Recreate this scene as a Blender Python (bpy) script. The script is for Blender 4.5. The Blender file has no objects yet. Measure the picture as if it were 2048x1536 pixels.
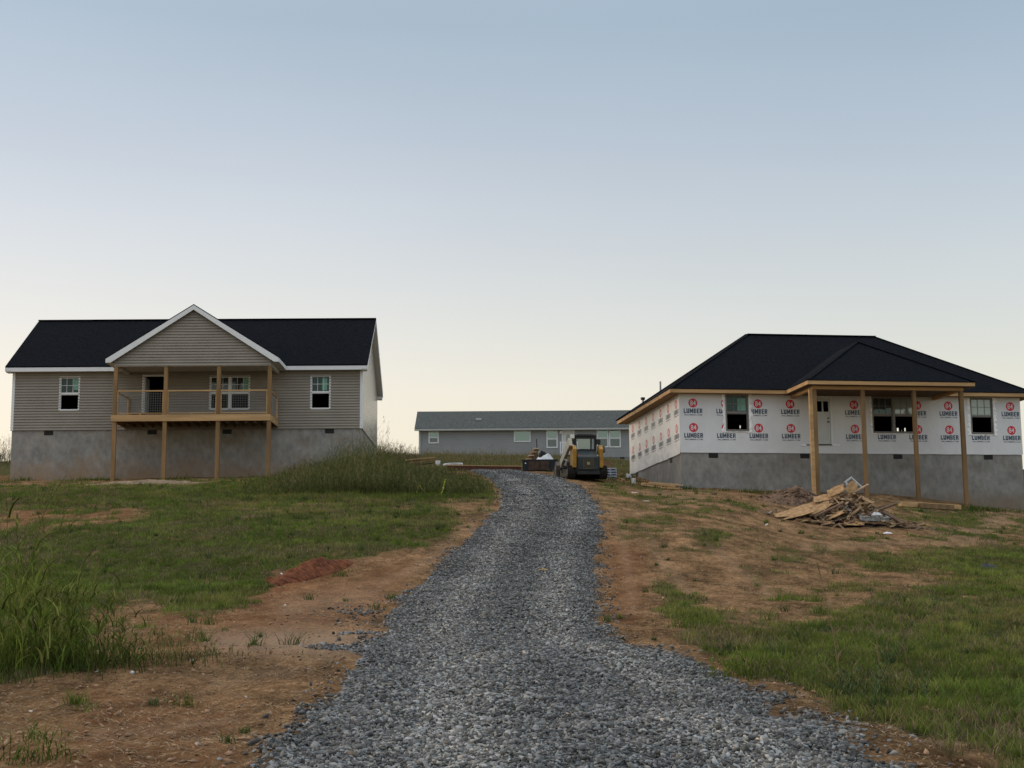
import bpy, math, random
import numpy as np
from mathutils import Vector, Matrix

# ---------------------------------------------------------------- camera, sky, sun, exposure
SC = bpy.context.scene
COL = SC.collection
FPX = 2958.0                      # focal length in pixels of the 2048 px wide photograph
PITCH = math.atan(451.0 / FPX)
ROLL = 0.008
CAM = np.array([0.0, 0.0, 1.6])
cam_d = bpy.data.cameras.new('camera')
cam = bpy.data.objects.new('camera', cam_d)
COL.objects.link(cam)
cam_d.sensor_width = 36.0
cam_d.lens = FPX / 2048.0 * 36.0
cam_d.clip_start = 0.1
cam_d.clip_end = 5000.0
_rot = Matrix.Rotation(math.pi / 2 + PITCH, 4, 'X') @ Matrix.Rotation(-ROLL, 4, 'Z')
cam.matrix_world = Matrix.Translation(Vector(CAM)) @ _rot
SC.camera = cam
RM = np.array(_rot.to_3x3())

SUN_AZ = math.radians(-78)        # to the left of the view, low behind the houses
SUN_EL = math.radians(11)
world = bpy.data.worlds.new("World")
SC.world = world
world.use_nodes = True
wn, wl = world.node_tree.nodes, world.node_tree.links
wn.clear()
w_out = wn.new('ShaderNodeOutputWorld')
w_add = wn.new('ShaderNodeAddShader')
sky = wn.new('ShaderNodeTexSky')
sky.sky_type = 'NISHITA'
sky.sun_disc = False
sky.sun_elevation = SUN_EL
sky.sun_rotation = SUN_AZ
sky.air_density = 1.0
sky.dust_density = 1.5
bg1 = wn.new('ShaderNodeBackground')
bg1.inputs['Strength'].default_value = 0.02
wl.new(sky.outputs[0], bg1.inputs['Color'])
# dusk gradient: warm at the horizon, blue higher up, brighter towards the set sun; overhead glow added
tc = wn.new('ShaderNodeTexCoord')
sep = wn.new('ShaderNodeSeparateXYZ')
wl.new(tc.outputs['Generated'], sep.inputs[0])
ramp = wn.new('ShaderNodeValToRGB')
cr = ramp.color_ramp
SKY_STOPS = [(0.000, (0.712, 0.624, 0.461)), (0.100, (0.712, 0.637, 0.499)), (0.145, (0.679, 0.633, 0.536)), (0.190, (0.595, 0.591, 0.557)), (0.250, (0.490, 0.520, 0.545)), (0.310, (0.398, 0.448, 0.507)), (0.380, (0.314, 0.390, 0.461)), (0.460, (0.352, 0.419, 0.486)), (0.600, (0.712, 0.721, 0.721)), (1.000, (1.257, 1.232, 1.190))]  # overhead stops brightened out of view to light ground and walls
cr.elements[0].position, cr.elements[0].color = SKY_STOPS[0][0], (*SKY_STOPS[0][1], 1)
cr.elements[1].position, cr.elements[1].color = SKY_STOPS[-1][0], (*SKY_STOPS[-1][1], 1)
for p, c in SKY_STOPS[1:-1]:
    e = cr.elements.new(p)
    e.color = (*c, 1)
wl.new(sep.outputs['Z'], ramp.inputs[0])
dot = wn.new('ShaderNodeVectorMath'); dot.operation = 'DOT_PRODUCT'
wl.new(tc.outputs['Generated'], dot.inputs[0])
dot.inputs[1].default_value = (math.sin(math.radians(-62)), math.cos(math.radians(-62)), 0.0)
mr = wn.new('ShaderNodeMapRange')
mr.inputs['From Min'].default_value = -1.0
mr.inputs['From Max'].default_value = 1.0
wl.new(dot.outputs['Value'], mr.inputs['Value'])
az = wn.new('ShaderNodeValToRGB')
AZ_STOPS = [(0.0, (.90, .98, 1.10)), (0.35, (.90, .96, 1.04)), (0.54, (.87, .91, .94)), (0.60, (.88, .91, .93)), (0.74, (.97, .965, .97)), (0.87, (1.08, 1.045, 1.04)), (1.0, (1.75, 1.50, 1.20))]  # sky behind the camera tinted blue to cool the front walls
az.color_ramp.elements[0].color = tuple(x / 2 for x in AZ_STOPS[0][1]) + (1,)
az.color_ramp.elements[1].color = tuple(x / 2 for x in AZ_STOPS[-1][1]) + (1,)
for p, c in AZ_STOPS[1:-1]:
    e = az.color_ramp.elements.new(p)
    e.color = tuple(x / 2 for x in c) + (1,)
wl.new(mr.outputs[0], az.inputs[0])
az2 = wn.new('ShaderNodeMath'); az2.operation = 'MULTIPLY'; az2.inputs[1].default_value = 2.0
hz = wn.new('ShaderNodeTexNoise'); hz.inputs['Scale'].default_value = 3.0; hz.inputs['Detail'].default_value = 3
hm = wn.new('ShaderNodeMapping'); hm.inputs['Scale'].default_value = (1, 1, 3.5)
wl.new(tc.outputs['Generated'], hm.inputs[0]); wl.new(hm.outputs[0], hz.inputs['Vector'])
hr_ = wn.new('ShaderNodeMapRange'); hr_.inputs['To Min'].default_value = 0.95; hr_.inputs['To Max'].default_value = 1.05
wl.new(hz.outputs['Fac'], hr_.inputs['Value'])
wl.new(hr_.outputs[0], az2.inputs[0])
azc = wn.new('ShaderNodeMix'); azc.data_type = 'RGBA'; azc.blend_type = 'MULTIPLY'; azc.inputs[0].default_value = 1.0
wl.new(ramp.outputs[0], azc.inputs[6]); wl.new(az.outputs[0], azc.inputs[7])
bg2 = wn.new('ShaderNodeBackground')
bg2.label = 'dusk gradient'
wl.new(az2.outputs[0], bg2.inputs['Strength'])
wl.new(azc.outputs[2], bg2.inputs['Color'])
wl.new(bg1.outputs[0], w_add.inputs[0])
wl.new(bg2.outputs[0], w_add.inputs[1])
wl.new(w_add.outputs[0], w_out.inputs['Surface'])

sun_d = bpy.data.lights.new('sun', 'SUN')
sun_d.energy = 1.3
sun_d.angle = math.radians(22)
sun_d.color = (1.0, 0.78, 0.62)
sun = bpy.data.objects.new('sun', sun_d)
COL.objects.link(sun)
_sd = Vector((math.sin(SUN_AZ) * math.cos(SUN_EL), math.cos(SUN_AZ) * math.cos(SUN_EL), math.sin(SUN_EL)))
sun.rotation_euler = (-_sd).to_track_quat('-Z', 'Y').to_euler()
sun.location = (-30, 20, 30)

SC.view_settings.view_transform = 'Standard'
SC.view_settings.look = 'None'
SC.view_settings.exposure = 0.3
SC.view_settings.gamma = 1.0
SC.view_settings.use_curve_mapping = False

# ---------------------------------------------------------------- helpers
rng = np.random.default_rng(7)
random.seed(7)


def unproj(px, py, Y):
    """the point at forward distance Y seen at pixel (px, py) of the photograph"""
    d = RM @ np.array([(px - 1024) / FPX, (768 - py) / FPX, -1.0])
    return CAM + d * (Y / d[1])


def project(P):
    v = (P - CAM) @ RM
    z = -v[:, 2]
    z = np.where(z < 0.05, 0.05, z)
    return 1024 + FPX * v[:, 0] / z, 768 - FPX * v[:, 1] / z


def _hash(ix, iy, seed):
    h = (ix.astype(np.int64) * 374761393 + iy.astype(np.int64) * 668265263 + seed * 1442695041) & 0x7fffffff
    h = ((h ^ (h >> 13)) * 1274126177) & 0x7fffffff
    h = h ^ (h >> 16)
    return (h & 0xffff) / 65535.0


def vnoise(x, y, seed=0):
    x = np.asarray(x, float); y = np.asarray(y, float)
    ix, iy = np.floor(x), np.floor(y)
    fx, fy = x - ix, y - iy
    fx = fx * fx * (3 - 2 * fx); fy = fy * fy * (3 - 2 * fy)
    a = _hash(ix, iy, seed); b = _hash(ix + 1, iy, seed)
    c = _hash(ix, iy + 1, seed); d = _hash(ix + 1, iy + 1, seed)
    return (a + (b - a) * fx) * (1 - fy) + (c + (d - c) * fx) * fy


def fbm(x, y, seed=0, octs=4):
    s, a, t = 0.0, 1.0, 0.0
    for k in range(octs):
        s = s + a * vnoise(x * 2 ** k, y * 2 ** k, seed + k * 17)
        t += a
        a *= 0.5
    return s / t


def pchip(xk, yk, x):
    xk, yk = np.array(xk, float), np.array(yk, float)
    h = np.diff(xk); dl = np.diff(yk) / h
    m = np.zeros(len(xk)); m[0], m[-1] = dl[0], dl[-1]
    for i in range(1, len(xk) - 1):
        if dl[i - 1] * dl[i] > 0:
            w1, w2 = 2 * h[i] + h[i - 1], h[i] + 2 * h[i - 1]
            m[i] = (w1 + w2) / (w1 / dl[i - 1] + w2 / dl[i])
    x = np.clip(x, xk[0], xk[-1])
    i = np.clip(np.searchsorted(xk, x) - 1, 0, len(xk) - 2)
    t = (x - xk[i]) / h[i]
    return ((1 + 2 * t) * (1 - t) ** 2) * yk[i] + t * (1 - t) ** 2 * h[i] * m[i] + t * t * (3 - 2 * t) * yk[i + 1] + t * t * (t - 1) * h[i] * m[i + 1]


# ---------------------------------------------------------------- terrain
FAR = [(155, 15.6), (200, 16.3), (350, 13.0), (700, 4.0), (1500, -12.0)]


def _col(u, rows, mid=()):
    pts = [(-60, -1.2), (0, 0.0), (4, 0.31)]
    pts += [(Y, unproj(u, r, Y)[2]) for Y, r in rows] + list(mid) + FAR
    return u, [p[0] for p in pts], [p[1] for p in pts]


TERR = [
    _col(-400, [(8.7, 1530), (13.7, 1335), (20, 1228), (27, 1165), (36, 1052), (48, 996), (56, 974), (66, 962), (80, 950)], [(105, 12.0), (128, 14.0)]),
    _col(60, [(8.7, 1530), (13.7, 1335), (20, 1228), (27, 1165), (36, 1052), (48, 996), (56, 974), (66, 961), (76, 948)], [(95, 11.3), (128, 14.0)]),
    _col(600, [(8.7, 1533), (13.7, 1338), (20, 1230), (27, 1167), (36, 1050), (48, 988), (57, 965), (66, 952), (76, 938), (100, 922), (128, 912)]),
    _col(1050, [(8.7, 1536), (13.7, 1340), (20, 1231), (27, 1166), (36, 1050), (50, 982), (61, 960), (76, 939), (100, 928), (128, 918)]),
    _col(1360, [(8.7, 1536), (13.7, 1342), (20, 1236), (27, 1172), (36, 1064), (50, 999), (62, 977), (72, 953), (100, 938), (128, 926)]),
    _col(1700, [(8.7, 1538), (13.7, 1345), (20, 1240), (27, 1176), (36, 1104), (45, 1056), (53, 1020), (60, 993), (64, 984), (75, 980)], [(128, 12.5)]),
    _col(2080, [(8.7, 1540), (13.7, 1350), (20, 1244), (27, 1182), (36, 1124), (46, 1080), (60, 1030), (65, 1020), (75, 1010)], [(128, 12.0)]),
    _col(2700, [(8.7, 1540), (13.7, 1352), (20, 1250), (27, 1190), (36, 1140), (50, 1085), (66, 1045), (80, 1030)], [(128, 11.0)]),
]
_TU = np.array([t[0] for t in TERR], float)


def terrain(X, Y, bumps=True):
    X = np.asarray(X, float); Y = np.asarray(Y, float)
    X, Y = np.broadcast_arrays(X, Y)
    u = 1024 + FPX * X / np.maximum(Y, 8.0)
    vals = np.stack([pchip(t[1], t[2], Y) for t in TERR])
    uc = np.clip(u, _TU[0], _TU[-1])
    i = np.clip(np.searchsorted(_TU, uc) - 1, 0, len(TERR) - 2)
    f = (uc - _TU[i]) / (_TU[i + 1] - _TU[i])
    f = f * f * (3 - 2 * f)
    lo = np.take_along_axis(vals.reshape(len(TERR), -1), i.reshape(1, -1), 0).reshape(X.shape)
    hi = np.take_along_axis(vals.reshape(len(TERR), -1), (i + 1).reshape(1, -1), 0).reshape(X.shape)
    h = lo * (1 - f) + hi * f
    if bumps:
        h = h + (fbm(X * 0.9, Y * 0.9, 3, 4) - 0.5) * 0.12 + (fbm(X * 4, Y * 4, 5, 4) - 0.5) * 0.05
    return h


def gz(X, Y):
    return float(terrain(np.array([X]), np.array([Y]))[0])


_YS = np.concatenate([np.arange(4, 60, 0.1), np.arange(60, 180, 0.25)])


def ground_at(px, py):
    """where the ray through pixel (px, py) first meets the ground"""
    d = RM @ np.array([(px - 1024) / FPX, (768 - py) / FPX, -1.0])
    P = CAM[None] + d[None] * (_YS / d[1])[:, None]
    below = P[:, 2] < terrain(P[:, 0], P[:, 1], False)
    k = int(np.argmax(below)) if below.any() else len(_YS) - 1
    return P[k]


# ---------------------------------------------------------------- ground cover, drawn as outlines and stored on the terrain
MW, MH = 512, 384
_mx, _my = np.meshgrid((np.arange(MW) + 0.5) * 4, (np.arange(MH) + 0.5) * 4)


def poly_mask(pts):
    inside = np.zeros(_mx.shape, bool)
    n = len(pts)
    for i in range(n):
        x0, y0 = pts[i]; x1, y1 = pts[(i + 1) % n]
        if y0 == y1:
            continue
        c = ((_my >= min(y0, y1)) & (_my < max(y0, y1)) & (_mx < (x1 - x0) * (_my - y0) / (y1 - y0) + x0))
        inside ^= c
    return inside.astype(float)


def blur(a, n):
    for ax in (0, 1):
        for _ in range(2):
            p = np.pad(a, [(n, n) if k == ax else (0, 0) for k in range(2)], mode='edge')
            c = np.cumsum(p, axis=ax)
            c = np.insert(c, 0, 0, axis=ax)
            a = (np.take(c, range(2 * n + 1, c.shape[ax]), ax) - np.take(c, range(0, c.shape[ax] - 2 * n - 1), ax)) / (2 * n + 1)
    return a


def layer(polys, n=2):
    m = np.zeros(_mx.shape)
    for p, w in polys:
        m = np.maximum(m, poly_mask(p) * w)
    return blur(m, n)


GRAVEL_L = [(1536, 520), (1460, 590), (1434, 600), (1413, 645), (1355, 683), (1318, 699), (1297, 700), (1272, 757), (1235, 757), (1173, 828), (1107, 890), (1057, 952),
            (1012, 1001), (983, 997), (954, 973), (940, 935), (934, 920)]
GRAVEL_R = [(1536, 1830), (1515, 1759), (1466, 1676), (1437, 1570), (1387, 1531), (1333, 1432), (1300, 1290), (1281, 1213), (1190, 1196), (1107, 1196), (1053, 1208),
            (1012, 1196), (979, 1171), (958, 1126), (945, 1055), (935, 973)]
gravel_poly = [(x, y) for y, x in GRAVEL_L] + [(x, y) for y, x in reversed(GRAVEL_R)]
gravel_spur = [(690, 1297), (645, 1297), (650, 1303), (700, 1312)]
gravel_spur2 = [(760, 1268), (690, 1262), (660, 1272), (740, 1276)]
M_GRAVEL = layer([(gravel_poly, 1), (gravel_spur, .8), (gravel_spur2, .7)], 1)
M_GRASS = layer([
    ([(-20, 1060), (150, 1046), (230, 1038), (330, 1026), (600, 1016), (905, 1018), (915, 1060), (860, 1090), (750, 1108), (700, 1122), (560, 1150), (500, 1195), (430, 1225), (370, 1232), (290, 1202), (150, 1210), (-20, 1215)], 1),
    ([(-20, 975), (230, 973), (420, 965), (600, 945), (760, 905), (850, 925), (880, 955), (960, 958), (1000, 985), (995, 1002), (800, 1008), (500, 1010), (300, 1018), (-20, 1022)], 1),
    ([(-20, 1180), (120, 1180), (180, 1240), (170, 1340), (60, 1360), (-20, 1360)], 1),
    ([(2060, 1082), (1950, 1094), (1860, 1098), (1700, 1112), (1690, 1128), (1800, 1142), (1910, 1150), (1840, 1178), (1760, 1190), (1700, 1225), (1600, 1240), (1520, 1245), (1440, 1240), (1400, 1215), (1345, 1160), (1310, 1152), (1300, 1185), (1330, 1225),
      (1400, 1300), (1500, 1345), (1600, 1372), (1700, 1420), (1800, 1465), (1900, 1490), (2000, 1520), (2060, 1545)], 1),
    ([(1340, 1092), (1400, 1056), (1480, 1050), (1470, 1082), (1400, 1095)], .9),
    ([(1290, 1070), (1325, 1068), (1322, 1086), (1290, 1086)], .7),
    ([(1190, 966), (1290, 972), (1400, 985), (1530, 985), (1540, 992), (1400, 1000), (1200, 992)], .62),
    ([(1780, 1005), (2060, 1022), (2060, 1036), (1900, 1030), (1800, 1026)], .9),
    ([(1790, 1050), (1900, 1044), (2060, 1050), (2060, 1062), (1900, 1068), (1800, 1064)], .9),
    ([(1400, 1255), (1500, 1235), (1620, 1240), (1600, 1290), (1480, 1290)], .45),
    ([(220, 1245), (330, 1238), (310, 1262), (230, 1268)], .8),
    ([(1150, 930), (1270, 935), (1270, 962), (1200, 962)], .8),
    ([(60, 1385), (190, 1395), (185, 1412), (70, 1400)], .8), ([(40, 1430), (110, 1440), (90, 1455), (40, 1445)], .6),
    ([(0, 1480), (60, 1500), (110, 1536), (0, 1536)], .5),
    ([(350, 1408), (385, 1402), (388, 1422), (352, 1424)], .6),
    ([(840, 905), (1045, 905), (1045, 925), (840, 925)], 1),
], 4)
M_GRASS = np.maximum(M_GRASS, layer([([(1250, 1050), (1500, 1030), (1520, 1090), (1300, 1130)], .30), ([(1500, 1090), (1800, 1080), (1800, 1200), (1500, 1240)], .30),
                                    ([(1780, 1040), (2060, 1040), (2060, 1090), (1800, 1090)], .5), ([(860, 1010), (1000, 1000), (960, 1040), (880, 1060)], .35),
                                    ([(1200, 960), (1500, 990), (1500, 1050), (1220, 1050)], .42), ([(0, 1200), (420, 1240), (200, 1300), (0, 1300)], .30),
                                    ([(560, 1120), (860, 1085), (840, 1110), (600, 1165)], .33)], 6))
M_TALL = layer([([(560, 960), (760, 890), (850, 930), (900, 960), (985, 985), (980, 1000), (700, 1005), (540, 990)], 1),
                ([(-20, 980), (560, 975), (560, 1008), (-20, 1018)], .45)], 3)
M_RED = layer([([(500, 1180), (560, 1150), (640, 1122), (700, 1120), (690, 1135), (600, 1165), (540, 1190)], 1), ([(-20, 1022), (230, 1018), (330, 1014), (250, 1036), (-20, 1046)], .75),
               ([(280, 1250), (700, 1140), (840, 1120), (760, 1230), (560, 1300), (300, 1310)], .35), ([(150, 1380), (500, 1400), (480, 1536), (100, 1536)], .3),
               ([(1210, 1060), (1290, 1100), (1290, 1250), (1215, 1250)], .4)], 4)
M_PALE = layer([([(380, 1275), (600, 1262), (740, 1270), (720, 1300), (640, 1305), (420, 1298)], .9), ([(540, 1210), (780, 1170), (760, 1200), (560, 1240)], .4),
                ([(1960, 1030), (2060, 1034), (2060, 1046), (1950, 1044)], .7), ([(1860, 1066), (2000, 1064), (1990, 1076), (1880, 1078)], .7),
                ([(1300, 984), (1420, 990), (1400, 1000), (1300, 998)], .5)], 4)
M_PALE = np.maximum(M_PALE, layer([([(1225, 1010), (1236, 1010), (1262, 1120), (1275, 1230), (1258, 1230), (1244, 1120)], .18), ([(1262, 1010), (1272, 1010), (1330, 1120), (1400, 1200), (1382, 1204), (1312, 1122)], .18),
                                   ([(1300, 1015), (1309, 1015), (1440, 1100), (1560, 1190), (1540, 1194), (1425, 1104)], .18), ([(700, 1188), (860, 1110), (960, 1030), (966, 1034), (876, 1122), (716, 1202)], .18),
                                   ([(420, 1360), (620, 1330), (625, 1342), (425, 1376)], .18), ([(180, 1460), (480, 1430), (485, 1446), (190, 1480)], .18), ([(1600, 1090), (1860, 1076), (1862, 1084), (1606, 1102)], .18)], 1))


def sample(M, P):
    px, py = project(P)
    fx = np.clip(px / 4 - 0.5, 0, MW - 1.001); fy = np.clip(py / 4 - 0.5, 0, MH - 1.001)
    ix, iy = fx.astype(int), fy.astype(int)
    a, b = fx - ix, fy - iy
    return (M[iy, ix] * (1 - a) + M[iy, ix + 1] * a) * (1 - b) + (M[iy + 1, ix] * (1 - a) + M[iy + 1, ix + 1] * a) * b


def grass_amount(P):
    g = sample(M_GRASS, P)
    far = np.clip((P[:, 1] - 70) / 8, 0, 1)
    g = g * (1 - far) + 0.95 * far
    n = fbm(P[:, 0] * 1.3, P[:, 1] * 0.8, 11, 5)
    n2 = fbm(P[:, 0] * 4.5, P[:, 1] * 2.6, 19, 3)
    g = np.clip((g - 0.5) * 1.7 + 0.5 + (n - 0.5) * 2.4 + (n2 - 0.5) * 1.5, 0, 1) * (g > 0.06)
    return g * (1 - np.clip(sample(M_GRAVEL, P) * 1.6, 0, 1) * (P[:, 1] < 78))


# ---------------------------------------------------------------- object helpers
def tag(o, label=None, cat=None, group=None, kind=None):
    if label: o['label'] = label
    if cat: o['category'] = cat
    if group: o['group'] = group
    if kind: o['kind'] = kind
    return o


def np_mesh(name, V, F, mats, parent=None, mat_idx=None, colors=None, smooth=False, nverts=None):
    """F: (n, k) array of faces with k corners"""
    V = np.ascontiguousarray(V, dtype=np.float32); F = np.ascontiguousarray(F, dtype=np.int32)
    me = bpy.data.meshes.new(name)
    k = F.shape[1]
    me.vertices.add(len(V)); me.vertices.foreach_set('co', V.ravel())
    me.loops.add(F.size); me.loops.foreach_set('vertex_index', F.ravel())
    me.polygons.add(len(F))
    me.polygons.foreach_set('loop_start', np.arange(0, F.size, k, dtype=np.int32))
    for m in mats: me.materials.append(m)
    if mat_idx is not None: me.polygons.foreach_set('material_index', np.ascontiguousarray(mat_idx, dtype=np.int32))
    if smooth: me.polygons.foreach_set('use_smooth', np.ones(len(F), dtype=bool))
    me.update(calc_edges=True)
    if colors is not None:
        for cname, C in colors.items():
            at = me.color_attributes.new(cname, 'FLOAT_COLOR', 'POINT')
            C = np.asarray(C, dtype=np.float32)
            if C.shape[1] == 3: C = np.concatenate([C, np.ones((len(C), 1), np.float32)], 1)
            at.data.foreach_set('color', np.ascontiguousarray(C).ravel())
    o = bpy.data.objects.new(name, me)
    COL.objects.link(o)
    if parent: o.parent = parent
    return o


class Basis:
    """wall frame: t runs along the wall, n points outwards, z up"""
    def __init__(s, o=(0, 0, 0), t=(1, 0, 0), n=(0, -1, 0)):
        s.o, s.t, s.n = Vector(o), Vector(t).normalized(), Vector(n).normalized()
        s.z = Vector((0, 0, 1))
    def p(s, t, n, z):
        return s.o + s.t * t + s.n * n + s.z * z


LOCAL = Basis((0, 0, 0), (1, 0, 0), (0, 1, 0))


class MB:
    def __init__(s):
        s.v, s.f, s.m = [], [], []
    def add(s, vs, fs, mi=0):
        b = len(s.v)
        s.v += [tuple(v) for v in vs]
        s.f += [tuple(b + i for i in f) for f in fs]
        s.m += [mi] * len(fs)
        return s
    def quad(s, a, b, c, d, mi=0):
        return s.add([a, b, c, d], [(0, 1, 2, 3)], mi)
    def box(s, x0, x1, y0, y1, z0, z1, B=LOCAL, mi=0):
        vs = [B.p(x, y, z) for x in (x0, x1) for y in (y0, y1) for z in (z0, z1)]
        return s.add(vs, [(0, 1, 3, 2), (4, 6, 7, 5), (0, 4, 5, 1), (2, 3, 7, 6), (0, 2, 6, 4), (1, 5, 7, 3)], mi)
    def bar(s, a, b, w, h, up=(0, 0, 1), mi=0):
        """rectangular bar from a to b"""
        a, b = Vector(a), Vector(b)
        d = (b - a).normalized()
        upv = Vector(up)
        if abs(d.dot(upv)) > 0.98: upv = Vector((0, 1, 0))
        sx = d.cross(upv).normalized() * w / 2
        sy = sx.cross(d).normalized() * h / 2
        vs = [p + i * sx + j * sy for p in (a, b) for i, j in ((-1, -1), (1, -1), (1, 1), (-1, 1))]
        return s.add(vs, [(0, 1, 2, 3), (7, 6, 5, 4), (0, 4, 5, 1), (1, 5, 6, 2), (2, 6, 7, 3), (3, 7, 4, 0)], mi)
    def slab(s, pts, th, mi=0, side=None, bottom=None):
        """polygon pushed down by th"""
        n = len(pts)
        top = [Vector(p) for p in pts]; bot = [p - Vector((0, 0, th)) for p in top]
        b = len(s.v)
        s.v += [tuple(v) for v in top + bot]
        s.f.append(tuple(b + i for i in range(n))); s.m.append(mi)
        s.f.append(tuple(b + n + i for i in reversed(range(n)))); s.m.append(mi if bottom is None else bottom)
        for i in range(n):
            j = (i + 1) % n
            s.f.append((b + i, b + n + i, b + n + j, b + j)); s.m.append(mi if side is None else side)
        return s
    def tube(s, pts, r, n=8, mi=0, cap=True):
        pts = [Vector(p) for p in pts]
        rs = r if isinstance(r, (list, tuple)) else [r] * len(pts)
        b = len(s.v)
        for i, p in enumerate(pts):
            d = (pts[min(i + 1, len(pts) - 1)] - pts[max(i - 1, 0)]).normalized()
            up = Vector((0, 0, 1)) if abs(d.z) < 0.9 else Vector((1, 0, 0))
            x = d.cross(up).normalized(); y = x.cross(d).normalized()
            for k in range(n):
                a = 2 * math.pi * k / n
                s.v.append(tuple(p + (x * math.cos(a) + y * math.sin(a)) * rs[i]))
        for i in range(len(pts) - 1):
            for k in range(n):
                k2 = (k + 1) % n
                s.f.append((b + i * n + k, b + i * n + k2, b + (i + 1) * n + k2, b + (i + 1) * n + k)); s.m.append(mi)
        if cap:
            s.f.append(tuple(b + k for k in reversed(range(n)))); s.m.append(mi)
            s.f.append(tuple(b + (len(pts) - 1) * n + k for k in range(n))); s.m.append(mi)
        return s
    def prism(s, prof, B, n0, n1, mi=0):
        """profile [(t, z)] extruded along n of the basis"""
        k = len(prof)
        vs = [B.p(t, n0, z) for t, z in prof] + [B.p(t, n1, z) for t, z in prof]
        fs = [tuple(range(k)), tuple(reversed(range(k, 2 * k)))] + [(i, i + k, (i + 1) % k + k, (i + 1) % k) for i in range(k)]
        return s.add(vs, fs, mi)
    def build(s, name, mats, parent=None, bevel=0.0, smooth=False, label=None):
        me = bpy.data.meshes.new(name)
        me.from_pydata(s.v, [], s.f)
        if not isinstance(mats, (list, tuple)): mats = [mats]
        for m in mats: me.materials.append(m)
        me.polygons.foreach_set('material_index', s.m)
        if smooth: me.polygons.foreach_set('use_smooth', [True] * len(s.f))
        me.update()
        o = bpy.data.objects.new(name, me)
        COL.objects.link(o)
        if parent: o.parent = parent
        if bevel > 0:
            bv = o.modifiers.new('edge', 'BEVEL'); bv.width = bevel; bv.segments = 2; bv.limit_method = 'ANGLE'
        if label: o['label'] = label
        return o


def empty(name, loc, rz, label, cat, group=None):
    o = bpy.data.objects.new(name, None)
    COL.objects.link(o)
    o.empty_display_size = 0.3
    o.location = loc; o.rotation_euler = (0, 0, rz)
    return tag(o, label, cat, group)


def copy_tree(o, parent=None, kids=None):
    c = o.copy(); COL.objects.link(c); c.parent = parent
    for ch in list(o.children): copy_tree(ch, c)
    return c


# ---------------------------------------------------------------- materials
def mat(name, col, rough=0.8, var=0.0, scale=3.0, bump=0.0, bscale=40.0, stretch=(1, 1, 1), col2=None, spec=0.3, metal=0.0, detail=4.0, ramp=(0.35, 0.65), coords='Object', bdist=0.02):
    m = bpy.data.materials.new(name); m.use_nodes = True
    N, L = m.node_tree.nodes, m.node_tree.links
    b = N['Principled BSDF']
    b.inputs['Roughness'].default_value = rough
    b.inputs['Specular IOR Level'].default_value = spec
    b.inputs['Metallic'].default_value = metal
    t = N.new('ShaderNodeTexCoord'); mp = N.new('ShaderNodeMapping'); mp.inputs['Scale'].default_value = stretch
    L.new(t.outputs[coords], mp.inputs[0])
    if col2 is None and var > 0: col2 = tuple(c * (1 - var) for c in col)
    if col2 is not None:
        n = N.new('ShaderNodeTexNoise'); n.inputs['Scale'].default_value = scale; n.inputs['Detail'].default_value = detail
        L.new(mp.outputs[0], n.inputs['Vector'])
        r = N.new('ShaderNodeValToRGB'); r.color_ramp.elements[0].position = ramp[0]; r.color_ramp.elements[1].position = ramp[1]
        r.color_ramp.elements[0].color = (*col2, 1); r.color_ramp.elements[1].color = (*col, 1)
        L.new(n.outputs['Fac'], r.inputs[0]); L.new(r.outputs[0], b.inputs['Base Color'])
    else:
        b.inputs['Base Color'].default_value = (*col, 1)
    if bump > 0:
        n2 = N.new('ShaderNodeTexNoise'); n2.inputs['Scale'].default_value = bscale; n2.inputs['Detail'].default_value = 5
        L.new(mp.outputs[0], n2.inputs['Vector'])
        bp = N.new('ShaderNodeBump'); bp.inputs['Strength'].default_value = bump; bp.inputs['Distance'].default_value = bdist
        L.new(n2.outputs['Fac'], bp.inputs['Height']); L.new(bp.outputs[0], b.inputs['Normal'])
    return m


def vcol_mat(name, attr='Col', rough=0.7, spec=0.2, bump=0.0, bscale=60, trans=0.0, bdist=0.01):
    m = bpy.data.materials.new(name); m.use_nodes = True
    N, L = m.node_tree.nodes, m.node_tree.links
    b = N['Principled BSDF']
    a = N.new('ShaderNodeAttribute'); a.attribute_name = attr
    L.new(a.outputs['Color'], b.inputs['Base Color'])
    b.inputs['Roughness'].default_value = rough; b.inputs['Specular IOR Level'].default_value = spec
    if bump > 0:
        t = N.new('ShaderNodeTexCoord'); n2 = N.new('ShaderNodeTexNoise'); n2.inputs['Scale'].default_value = bscale
        L.new(t.outputs['Object'], n2.inputs['Vector'])
        bp = N.new('ShaderNodeBump'); bp.inputs['Strength'].default_value = bump; bp.inputs['Distance'].default_value = bdist
        L.new(n2.outputs['Fac'], bp.inputs['Height']); L.new(bp.outputs[0], b.inputs['Normal'])
    if trans > 0:
        td = N.new('ShaderNodeBsdfTranslucent'); mx = N.new('ShaderNodeMixShader'); mx.inputs[0].default_value = trans
        L.new(a.outputs['Color'], td.inputs['Color'])
        L.new(b.outputs[0], mx.inputs[1]); L.new(td.outputs[0], mx.inputs[2]); L.new(mx.outputs[0], N['Material Output'].inputs['Surface'])
    return m

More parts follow.
